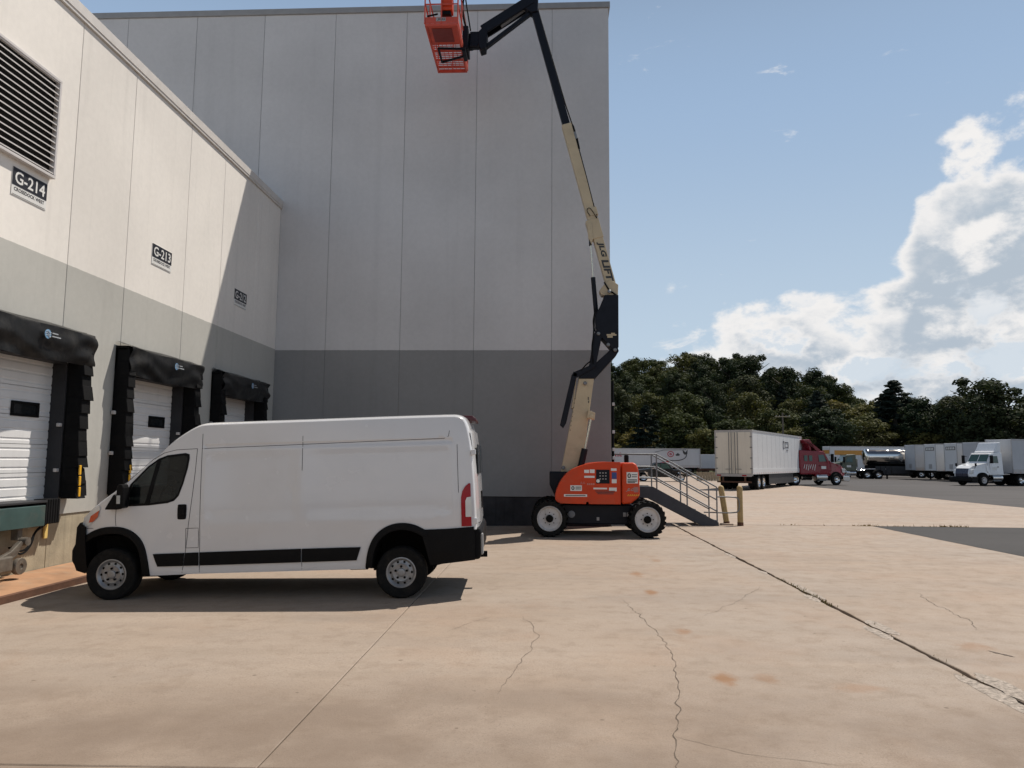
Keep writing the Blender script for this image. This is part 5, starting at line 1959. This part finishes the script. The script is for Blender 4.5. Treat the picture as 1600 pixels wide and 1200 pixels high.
        for z in (.42, .78):
            stp.box(-1.9, -1.0, s_*1.05, s_*1.20, z, z+.05)
        stp.build('step', M_galv, t, world=False)
        MB().box(-2.2, -.75, min(s_*.92, s_*1.10), max(s_*.92, s_*1.10), .80, .94).build('cab_skirt', paint if paint is M_truckred else M_plastic, t, world=False)
        mf = MB()
        for x in (-wb, -wb-1.3):
            arc2 = [(x+.60*math.cos(a), .5+.60*math.sin(a)) for a in [PI*k/8 for k in range(9)]]
            for a, b in zip(arc2[:-1], arc2[1:]):
                mf.bar((a[0], s_*.9, a[1]), (b[0], s_*.9, b[1]), .6, .02)
        mf.build('wheel_guard', M_dark, t, world=False)
        MB().cyl((-2.35, s_*.72, 1.0), (-3.3, s_*.72, 1.0), .14, 14).build('air_tank', M_chrome, t, world=False, smooth=40)
    MB().prism([(1.225, .80), (1.24, 1.05), (1.13, 1.50), (1.05, 1.50), (1.10, .80)], 'y', -.62, .62).build('grille', M_plastic if paint is M_truckred else mat('blue black grille', (.03, .035, .06), .3, .3), t, world=False, bevel=.01)
    MB().prism([(1.30, .32), (1.42, .40), (1.42, .72), (1.25, .80), (.70, .80), (.70, .36)], 'y', -1.16, 1.16).build('bumper', bump or M_chrome, t, world=False, bevel=.06, seg=3)
    if bullbar:
        q = MB()
        for y in (-.55, .55):
            q.tube([(1.45, y, .35), (1.56, y, .7), (1.56, y, 1.25), (1.35, y, 1.42)], .04, 8)
        for z in (.55, .85, 1.15):
            q.tube([(1.48, -1.05, z), (1.57, -.6, z), (1.57, .6, z), (1.48, 1.05, z)], .035, 8)
        q.build('bull_bar', M_chrome, t, world=False, smooth=40)
    ch = MB()
    for y in (-.42, .42):
        ch.box(-wb-2.1, .9, y-.05, y+.05, .72, .98)
    ch.box(-wb-1.1, -wb-.1, -.5, .5, .98, 1.12)
    ch.box(-.5, .6, -.5, .5, .5, .9)
    ch.build('chassis', M_dark, t, world=False)
    MB().box(-1.0, -1.1, -.9, .9, 2.83, 2.90).build('visor', paint, t, world=False)
    if fairing == 'wedge':
        MB().prism([(back+.05, 2.92), (-1.35, 2.90), (-1.55, 3.05), (back+.35, 3.78), (back+.05, 3.80)], 'y', -.95, .95).build('roof_fairing', paint, t, world=False, bevel=.06)
    if fairing == 'open':
        q = MB()
        q.prism([(-1.45, 2.93), (-1.85, 2.93), (-2.55, 3.85), (-3.25, 3.80), (-2.95, 3.50), (-2.2, 3.42)], 'y', -.95, .95)
        q.prism([(-2.35, 2.93), (-2.55, 2.93), (-2.75, 3.75), (-2.55, 3.75)], 'y', -.9, .9)
        q.build('roof_fairing', paint, t, world=False, bevel=.03)
    return t


t1 = trailer('box_trailer', 'white box trailer with cream rear doors coupled to the red truck', (12.79, 51.46, 0), math.atan2(.861, .509), L=15.2, coupled=True)
lg = MB()
hs_ = -1.29-.008
x0 = 8.6
lg.box(x0, x0+.12, hs_-.006, hs_, 2.95, 3.55)
lg.box(x0+.12, x0+.45, hs_-.006, hs_, 3.45, 3.55)
lg.box(x0+.12, x0+.40, hs_-.006, hs_, 2.95, 3.03)
lg.box(x0+.62, x0+1.75, hs_-.006, hs_, 3.42, 3.50)
lg.box(x0+.62, x0+.72, hs_-.006, hs_, 3.05, 3.42)
lg.box(x0+1.65, x0+1.75, hs_-.006, hs_, 3.0, 3.42)
lg.box(x0+.72, x0+1.65, hs_-.006, hs_, 3.05, 3.12)
lg.box(x0+1.0, x0+1.6, hs_-.006, hs_, 2.80, 2.86)
lg.build('side_logo', mat('logo charcoal', (.06, .06, .075), .5), t1, world=False)
tractor('red_truck', 'dark red semi truck pulling the white box trailer', (24.1, 65.1, 0), R_(90-68), M_truckred, back=-3.7, fairing='open', bullbar=True)
tractor('white_truck', 'white day cab semi truck facing left in front of parked trailers', (37.3, 66.9, 0), R_(199.9), M_truckwhite, back=-2.35, fairing='wedge', bump=M_plastic, wb=4.2)
wd = Vector((math.cos(R_(199.9)), math.sin(R_(199.9)), 0))
nose = Vector((37.3, 66.9, 0)) - wd*3.2
rear = nose - wd*15.2
trailer('box_trailer', 'pale grey trailer coupled behind the white truck at the right edge', (rear.x, rear.y, 0), R_(199.9), side=M_trg, coupled=True, skirt=False)
M_lab = mat('dark nose label', (.10, .085, .075), .6)
PG = 'parked trailers in the yard row'
for (yc, lab, label) in ((90.4, None, 'grey parked trailer without a label, farthest left of the yard row'), (85.8, M_lab, 'parked white trailer with dark nose label, left one of the two'), (81.5, M_lab, 'parked white trailer with dark nose label, right one of the two'), (77.9, None, 'plain pale parked trailer just left of the white truck cab')):
    trailer('parked_trailer', label, (43.3+14.2, yc, 0), PI, L=14.2, side=M_trg if lab is None else M_trw, group=PG, skirt=False, nose_label=lab)
ot = trailer('box_trailer', 'white trailer with an orange banner behind the red truck nose', (52, 101, 0), PI, L=14.6, side=M_trw, skirt=False)
MB().box(14.605, 14.62, -1.2, 1.2, 3.1, 3.6).build('orange_banner', mat('orange banner', (.55, .25, .04), .5), ot, world=False)
ob = MB().box(9.5, 14.0, 1.292, 1.31, 2.95, 3.55).build('orange_banner', mat('orange banner', (.55, .25, .04), .5), ot, world=False)
gt = trailer('box_trailer', 'grey white trailer with red and black graphics behind the orange lift', (21.2, 105, 0), PI, L=15.2, H=3.72, side=M_trg, skirt=True)
q = MB()
M_gred = mat('graphic red', (.34, .035, .06), .5)
text_on(q, 'nt', (11.75, 1.30, 2.55), (-.95, 0, 0), (0, 0, .62), bold=.03)
q.build('red_lettering', M_gred, gt, world=False, recalc=False)
q = MB()
ring = []
for k in range(24):
    a = 2*PI*k/24
    ring.append((4.05+.46*math.cos(a), 1.306, 2.95+.42*math.sin(a)))
for k in range(24):
    a = 2*PI*k/24
    ring.append((4.05+.34*math.cos(a), 1.306, 2.95+.30*math.sin(a)))
q.add(ring, [(k, (k+1) % 24, 24+(k+1) % 24, 24+k) for k in range(24)])
text_on(q, 'a', (4.24, 1.307, 2.80), (-.38, 0, 0), (0, 0, .3), bold=.03)
q.add([(5.6, 1.306, 1.75), (4.2, 1.306, 2.1), (4.3, 1.306, 1.8), (5.4, 1.306, 1.55)], [(0, 1, 2, 3)])
q.build('red_graphics', mat('graphic red', (.34, .035, .06), .5), gt, world=False, recalc=False)
q = MB()
q.add([(3.4, 1.306, 2.85), (3.05, 1.306, 3.12), (2.75, 1.306, 2.85), (2.9, 1.306, 2.72), (3.3, 1.306, 2.70)], [(0, 1, 2, 3, 4)])
q.add([(2.4, 1.306, 3.55), (2.0, 1.306, 3.2), (1.7, 1.306, 3.6), (1.75, 1.306, 3.0), (2.1, 1.306, 2.85), (2.35, 1.306, 3.1)], [(0, 1, 2, 3, 4, 5)])
pts2 = [(1.85, 1.31, 3.0), (1.95, 1.31, 2.5), (2.5, 1.31, 2.15), (3.6, 1.31, 2.0), (5.0, 1.31, 2.2)]
q.tube(chaikin(pts2, 2), .05, 5)
q.tube([(1.9, 1.31, 3.55), (5.0, 1.31, 3.5), (6.2, 1.31, 3.2)], .03, 5)
q.build('black_graphics', M_deck, gt, world=False, recalc=False)

sc_ = thing('storage_container', 'far white storage container half hidden behind the cream trailer doors', 'container', (24.6, 111, 0))
MB().box(22.6, 27.6, 110, 112.4, .95, 3.0).build('box_body', M_trg, sc_, bevel=.04)
MB().box(22.5, 27.7, 110.1, 112.3, .62, .95).build('base_frame', M_rustd, sc_)
for x in (23.3, 26.8):
    MB().box(x-.2, x+.2, 110.3, 112.1, 0, .62).build('support_leg', M_dark, sc_)

# tank trailer
ta = Vector((1.0, -.02, 0)).normalized()
tk = thing('tank_trailer', 'polished silver tank trailer with the sun glinting on it', 'tank trailer', (39.0, 93.0, 0), (0, 0, math.atan2(ta.y, ta.x)))
prof = [(.3, -.12), (.75, -.06), (.95, .04), (1.02, .2), (1.02, 11.8), (.95, 11.96), (.75, 12.06), (.3, 12.12)]
M_tank = mat('polished tank steel', (.66, .63, .59), .11, 1.0, var=.03, vscale=.6)
MB().lathe(prof, (0, 0, 2.62), (1, 0, 0), 40).build('tank_shell', M_tank, tk, world=False, smooth=40)
for x in (.25, 2.6, 5.0, 7.4, 9.8, 11.7):
    MB().lathe([(1.0, -.03), (1.045, -.03), (1.045, .03), (1.0, .03)], (x, 0, 2.62), (1, 0, 0), 40).build('tank_band', M_chrome, tk, world=False, smooth=40)
MB().box(.2, 11.8, -.5, .5, 1.25, 1.62).build('subframe', M_dark, tk, world=False)
MB().box(2.8, 5.2, -1.15, -.75, .65, 1.5).build('hose_locker', M_skirt, tk, world=False, bevel=.03)
for x in (9.2, 10.5):
    for s_ in (-1, 1):
        truck_wheel(tk, x, s_*1.1, s_, dual=True)
lg_ = MB()
for s_ in (-1, 1):
    lg_.box(2.2, 2.36, s_*.85-.07, s_*.85+.07, 0, 1.4)
lg_.build('landing_gear', M_dark, tk, world=False)
for k in range(7):
    MB().box(.9+k*.62, 1.45+k*.62, -1.02, -.98, .55, 1.55).build('side_panel', M_skirt, tk, world=False)
tt = tractor('tanker_truck', 'small dull truck coupled to the silver tank trailer', (35.0, 92.0, 0), math.atan2(-ta.y, -ta.x), mat('dull green grey paint', (.10, .11, .075), .4), back=-2.2, bump=M_plastic, wb=3.4)
MB().box(-2.9, -2.35, .4, 1.1, 1.4, 2.4).build('side_box', M_trw, tt, world=False)

# ------------------------------------------------------------------ dark pickup, board fence, pole
M_pick = mat('black pickup paint', (.010, .011, .012), .2, var=.1, coat=.6)
pk = thing('pickup_truck', 'black pickup truck parked behind the stair rails', 'pickup truck', (11.0, 72, 0), (0, 0, PI))
bodyp = [(-2.7, .55), (-2.72, 1.12), (-1.0, 1.14), (-.95, 1.2), (-.55, 1.72), (-.3, 1.80), (.55, 1.80), (.75, 1.72), (1.25, 1.22), (2.3, 1.12), (2.62, 1.0), (2.7, .62), (2.6, .42), (2.25, .42), (2.2, .72), (2.0, .9), (1.65, .92), (1.4, .82), (1.28, .42), (-1.15, .42), (-1.25, .82), (-1.5, .92), (-1.85, .9), (-2.05, .72), (-2.1, .45)]
MB().prism(bodyp, 'y', -.95, .95).build('body', M_pick, pk, world=False, bevel=.05, seg=3)
for s_ in (-1, 1):
    MB().prism([(.28, 1.22), (.28, 1.70), (.55, 1.70), (1.02, 1.24)], 'y', min(s_*.94, s_*.957), max(s_*.94, s_*.957)).build('side_window', M_tglass, pk, world=False)
    MB().prism([(-.72, 1.24), (-.45, 1.68), (.2, 1.70), (.2, 1.22)], 'y', min(s_*.94, s_*.957), max(s_*.94, s_*.957)).build('side_window', M_tglass, pk, world=False)
    for x in (1.82, -1.67):
        truck_wheel(pk, x, s_*.84, s_, r=.39, w=.25)
    MB().box(2.45, 2.68, min(s_*.6, s_*.9), max(s_*.6, s_*.9), .78, .98).build('head_lamp', M_lens, pk, world=False, bevel=.02)
    MB().box(.85, 1.05, min(s_*.97, s_*1.15), max(s_*.97, s_*1.15), 1.2, 1.38).build('mirror', M_chrome, pk, world=False, bevel=.03)
MB().prism([(.60, 1.70), (.78, 1.69), (1.22, 1.25), (1.10, 1.22)], 'y', -.85, .85).build('windscreen', M_tglass, pk, world=False)
MB().box(2.62, 2.78, -.9, .9, .42, .62).build('bumper', M_chrome, pk, world=False, bevel=.04)

M_board = mat('weathered tan boards', (.33, .27, .18), .85, var=.2, vscale=4, streak=.3)
fn = thing('board_fence', 'low tan board fence left of the cream trailer doors', 'fence', (16.2, 75, 0))
rb = random.Random(5)
for k in range(11):
    x = 15.0+k*.27
    MB().box(x, x+.245, 75.0, 75.04, .03, .88+rb.uniform(-.03, .03)).build('board', M_board, fn)
for z in (.25, .65):
    MB().box(14.95, 18.0, 75.05, 75.11, z, z+.09).build('rail', M_board, fn)
for x in (15.0, 16.4, 17.85):
    MB().box(x, x+.1, 75.12, 75.22, 0, .9).build('post', M_board, fn)
yb = thing('yellow_post', 'small yellow marker post in front of the board fence', 'marker post', (16.2, 70.5, 0))
MB().lathe([(.07, 0), (.07, .72), (.04, .78), (.005, .79)], (16.2, 70.5, 0), (0, 0, 1), 10).build('post', M_bol, yb)
MB().lathe([(.10, 0), (.10, .05)], (16.2, 70.5, 0), (0, 0, 1), 10).build('base', M_dark, yb)
up = thing('utility_pole', 'weathered utility pole with cross arm before the wooded hill', 'utility pole', (36.5, 116, 0))
MB().tube([(36.5, 116, -.3), (36.5, 116, 9.6)], [.16, .11], 10).build('pole', mat('weathered pole wood', (.12, .10, .08), .9), up, smooth=40)
MB().box(35.3, 37.7, 115.8, 115.92, 8.9, 9.05).build('cross_arm', M_board, up)
for x in (35.5, 36.0, 37.0, 37.5):
    MB().lathe([(.03, 0), (.05, .06), (.03, .14)], (x, 115.86, 9.05), (0, 0, 1), 8).build('insulator', M_trg, up)

# ------------------------------------------------------------------ wooded hill
def hill_h(X, Y):
    top = 15.0
    if X > 42:
        top = max(1.0, 15.0 - (X-42)*.27)
    if X < 0:
        top = 14.0
    t = min(1, max(0, (Y-122)/62))
    t = t*t*(3-2*t)
    return -.1 + top*t


M_grass = mat('rough grass ground', (.05, .06, .025), .95, var=.4, vscale=.3, bump=.6, bscale=4)
hv, hf = [], []
NX, NY = 60, 22
for i in range(NX+1):
    for k in range(NY+1):
        X = -150+400*i/NX
        Y = 112+ (290)*k/NY
        hv.append((X, Y, hill_h(X, Y)-.02 + (0 if k else -.1)))
for i in range(NX):
    for k in range(NY):
        a = i*(NY+1)+k
        hf.append((a, a+NY+1, a+NY+2, a+1))
mb = MB()
mb.add(hv, hf)
tag(mb.build('hill', M_grass, smooth=60, recalc=False), kind='structure')

LM = [leaf_mat('leaf mid green', (.058, .072, .028)), leaf_mat('leaf dark green', (.037, .051, .026)), leaf_mat('leaf olive', (.098, .102, .034)), leaf_mat('needle blue green', (.022, .033, .025))]
M_bark = mat('bark', (.055, .045, .035), .95, var=.3, vscale=6, bump=.6, bscale=20)


def crown_mesh(name, m, seed, H, rx, base, nblob, nleaf, size, shape='round'):
    r = np.random.RandomState(seed)
    P, N = [], []
    for b in range(nblob):
        if shape == 'round':
            while True:
                q = r.uniform(-1, 1, 3)
                L = np.linalg.norm(q)
                if .35 < L < 1:
                    break
            c = np.array([q[0]*rx*.80, q[1]*rx*.80, base + (H-base)*(.5+.44*q[2])])
            br_ = rx*r.uniform(.20, .40)*(1-.25*max(0, q[2]))
        else:
            t = (b+.5)/nblob
            z = base+(H-base)*t
            rad = rx*(1-t)**.8*r.uniform(.35, 1.0)
            a = b*2.4+r.uniform(-.5, .5)
            c = np.array([math.cos(a)*rad, math.sin(a)*rad, z])
            br_ = rx*(.34*(1-t)+.09)
        d = r.normal(size=(nleaf, 3))
        d /= np.linalg.norm(d, axis=1)[:, None]
        rad = br_*r.uniform(.55, 1.12, nleaf)[:, None]
        sq = np.array([1, 1, .75 if shape == 'round' else .42])
        P.append(c + d*rad*sq)
        N.append(d + r.normal(size=(nleaf, 3))*.45 + np.array([0, 0, .35]))
    P = np.concatenate(P)
    N = np.concatenate(N)
    N /= np.linalg.norm(N, axis=1)[:, None]
    a = np.cross(N, r.normal(size=N.shape))
    a /= np.linalg.norm(a, axis=1)[:, None]
    b = np.cross(N, a)
    s = size*r.uniform(.5, 1.25, len(P))[:, None]
    k = r.uniform(.45, 1.0, len(P))[:, None]
    V = np.stack([P-a*s*.5, P+b*s*.38*k, P+a*s*.5, P-b*s*.38*k], 1).reshape(-1, 3)
    n = len(P)
    me = bpy.data.meshes.new(name)
    me.vertices.add(4*n)
    me.vertices.foreach_set('co', V.ravel())
    me.loops.add(4*n)
    me.loops.foreach_set('vertex_index', np.arange(4*n, dtype=np.int32))
    me.polygons.add(n)
    me.polygons.foreach_set('loop_start', np.arange(0, 4*n, 4, dtype=np.int32))
    me.polygons.foreach_set('loop_total', np.full(n, 4, dtype=np.int32))
    me.update(calc_edges=True)
    me.materials.append(m)
    return me


def trunk_mesh(name, seed, H, rx, base, con=False):
    r = random.Random(seed)
    mb_ = MB()
    lean = (r.uniform(-.4, .4), r.uniform(-.4, .4))
    top = H*.92 if con else H*.7
    mb_.tube([(0, 0, -.4), (lean[0]*.3, lean[1]*.3, base), (lean[0], lean[1], top)], [H*.022, H*.017, H*.004], 8)
    for k in range(9):
        z = base*.8 + (H*.75-base*.8)*k/9
        a = k*2.4
        L = rx*r.uniform(.40, .62)*(1-.6*k/9 if con else 1)
        up_ = .15 if con else .75
        f_ = z/top
        x0, y0 = lean[0]*f_, lean[1]*f_
        mb_.tube([(x0, y0, z), (x0+math.cos(a)*L*.5, y0+math.sin(a)*L*.5, z+L*.5*up_), (x0+math.cos(a)*L, y0+math.sin(a)*L, z+L*up_)], [H*.008, H*.005, H*.002], 5)
    return mb_.mesh(name, M_bark, smooth=50)


PROTO = []
for k, (H, rx, base, mi, nb, shape) in enumerate(((13, 4.6, 2.2, 0, 44, 'round'), (14.5, 4.4, 2.5, 1, 46, 'round'), (11.5, 4.4, 1.6, 2, 40, 'round'), (12.5, 5.0, 1.5, 0, 48, 'round'), (15.5, 4.8, 2.4, 1, 48, 'round'), (10.0, 3.8, 1.2, 2, 36, 'round'), (16.0, 4.0, 2.0, 3, 60, 'cone'), (14.0, 3.3, 1.5, 3, 54, 'cone'), (15.0, 3.4, 5.0, 1, 16, 'round'))):
    cm = crown_mesh('crown', LM[mi], 40+k, H, rx, base, nb, 190 if shape == 'round' else 110, .50 if k != 8 else .45, shape)
    tm = trunk_mesh('trunk', 60+k, H, rx, base, shape == 'cone')
    PROTO.append((cm, tm, H))
WOOD = 'leafy trees of the wooded hillside'


def tree(k, x, y, s, rot, label, group, name='tree', z=None):
    cm, tm, H = PROTO[k]
    t = bpy.data.objects.new(name, None)
    COL.objects.link(t)
    t.location = (x, y, hill_h(x, y) if z is None else z)
    t.rotation_euler = (0, 0, rot)
    t.scale = (s[0], s[0], s[1])
    tag(t, label, 'tree', group)
    for nm, me in (('trunk', tm), ('crown', cm)):
        o = bpy.data.objects.new(nm, me)
        COL.objects.link(o)
        o.parent = t
    return t


rt_ = random.Random(21)
KL = {0: 'mid green leafy tree in the dense wood covering the hillside', 1: 'dark green leafy tree in the dense wood covering the hillside', 2: 'olive green leafy tree in the dense wood covering the hillside', 3: 'mid green leafy tree in the dense wood covering the hillside', 4: 'dark green leafy tree in the dense wood covering the hillside', 5: 'olive green leafy tree in the dense wood covering the hillside', 6: 'dark pointed conifer standing among the leafy hillside trees', 7: 'dark pointed conifer standing among the leafy hillside trees'}
ntree = 0
TREES = []
for row, Y in enumerate((119, 126, 134, 143, 152, 162, 173, 185)):
    X = .075*Y
    while X < .74*Y + 6:
        x = X + rt_.uniform(-1.6, 1.6)
        y = Y + rt_.uniform(-2.5, 2.5)
        a = x/y
        if row < 2:
            k = rt_.choice((0, 2, 2, 5, 3, 5, 1))
        else:
            k = rt_.choice((0, 1, 1, 2, 3, 4, 4, 0))
        if rt_.random() < .03 and row < 4:
            k = 6 + rt_.randint(0, 1)
        sz = rt_.uniform(.92, 1.22)
        sh = min(1.1, sz*rt_.uniform(.84, 1.0))
        if row == 0:
            sh *= .72
        if row == 1:
            sh *= .85
        if a > .40 and row >= 3:
            sh *= .86
        TREES.append((tree(k, x, y, (sz, sh), rt_.uniform(0, 6.28), KL[k], WOOD if k < 6 else 'conifers among the hillside trees'), k, row, a))
        ntree += 1
        X += rt_.uniform(6.0, 8.0)
# the trees one can single out against the sky
tree(8, .2275*178, 178, (1.0, .80), .4, 'tall thin open-crowned tree standing above the hill crest', None)
tree(6, .462*126, 126, (1.75, .98), 1.0, 'tall pointed conifer in the dip of the tree line above the tank trailer', None, 'conifer_tree')
tree(7, .448*128, 128, (1.7, .96), 2.0, 'shorter conifer left of the tallest pointed one above the tank trailer', None, 'conifer_tree')
tree(4, .573*112, 112, (1.35, 1.03), 2.2, 'big dark round tree towering over the parked trailers at right', None)
tree(4, .602*113, 113, (1.25, .92), 4.2, 'dark broad tree behind the white truck at the right edge', None)
tree(4, .545*115, 115, (1.1, .88), 5.2, 'dark tree touching the left side of the big round one', None)
tree(2, .655*116, 116, (1.2, .95), .7, 'olive tree cut off by the right edge of the picture', None)
tree(1, .505*120, 120, (1.1, .92), 3.3, 'dark leafy tree above the two labelled trailers', None)

ROWN = ('in the front row', 'in the second row', 'in the third row', 'on the lower hillside', 'on the middle hillside', 'on the upper hillside', 'just below the crest', 'on the crest')
MARK = ((.13, 'behind the orange boom lift'), (.19, 'above the stair rails'), (.25, 'above the cream trailer doors'), (.31, 'above the white trailer side'), (.36, 'above the red truck cab'), (.42, 'right of the red truck'), (.48, 'above the silver tank trailer'), (.54, 'above the labelled trailers'), (.60, 'above the white truck'), (9, 'at the right edge'))
TONE = {0: 'mid green leafy tree', 3: 'broad mid green leafy tree', 1: 'dark green leafy tree', 4: 'tall dark green leafy tree', 2: 'olive green leafy tree', 5: 'small olive green leafy tree', 6: 'tall dark conifer', 7: 'slim dark conifer'}
seen = {}
for o, k, row, a in sorted(TREES, key=lambda q: q[3]):
    lm = next(m for lim, m in MARK if a < lim)
    seen.setdefault((k, row, lm), []).append(o)
for (k, row, lm), os_ in seen.items():
    for i, o in enumerate(os_):
        pre = '' if len(os_) == 1 else (('left ', 'right ') if len(os_) == 2 else ('left ', 'middle ', 'right ', 'far right '))[min(i, 3)]
        o['label'] = pre + TONE[k] + ' ' + ROWN[row] + ' ' + lm
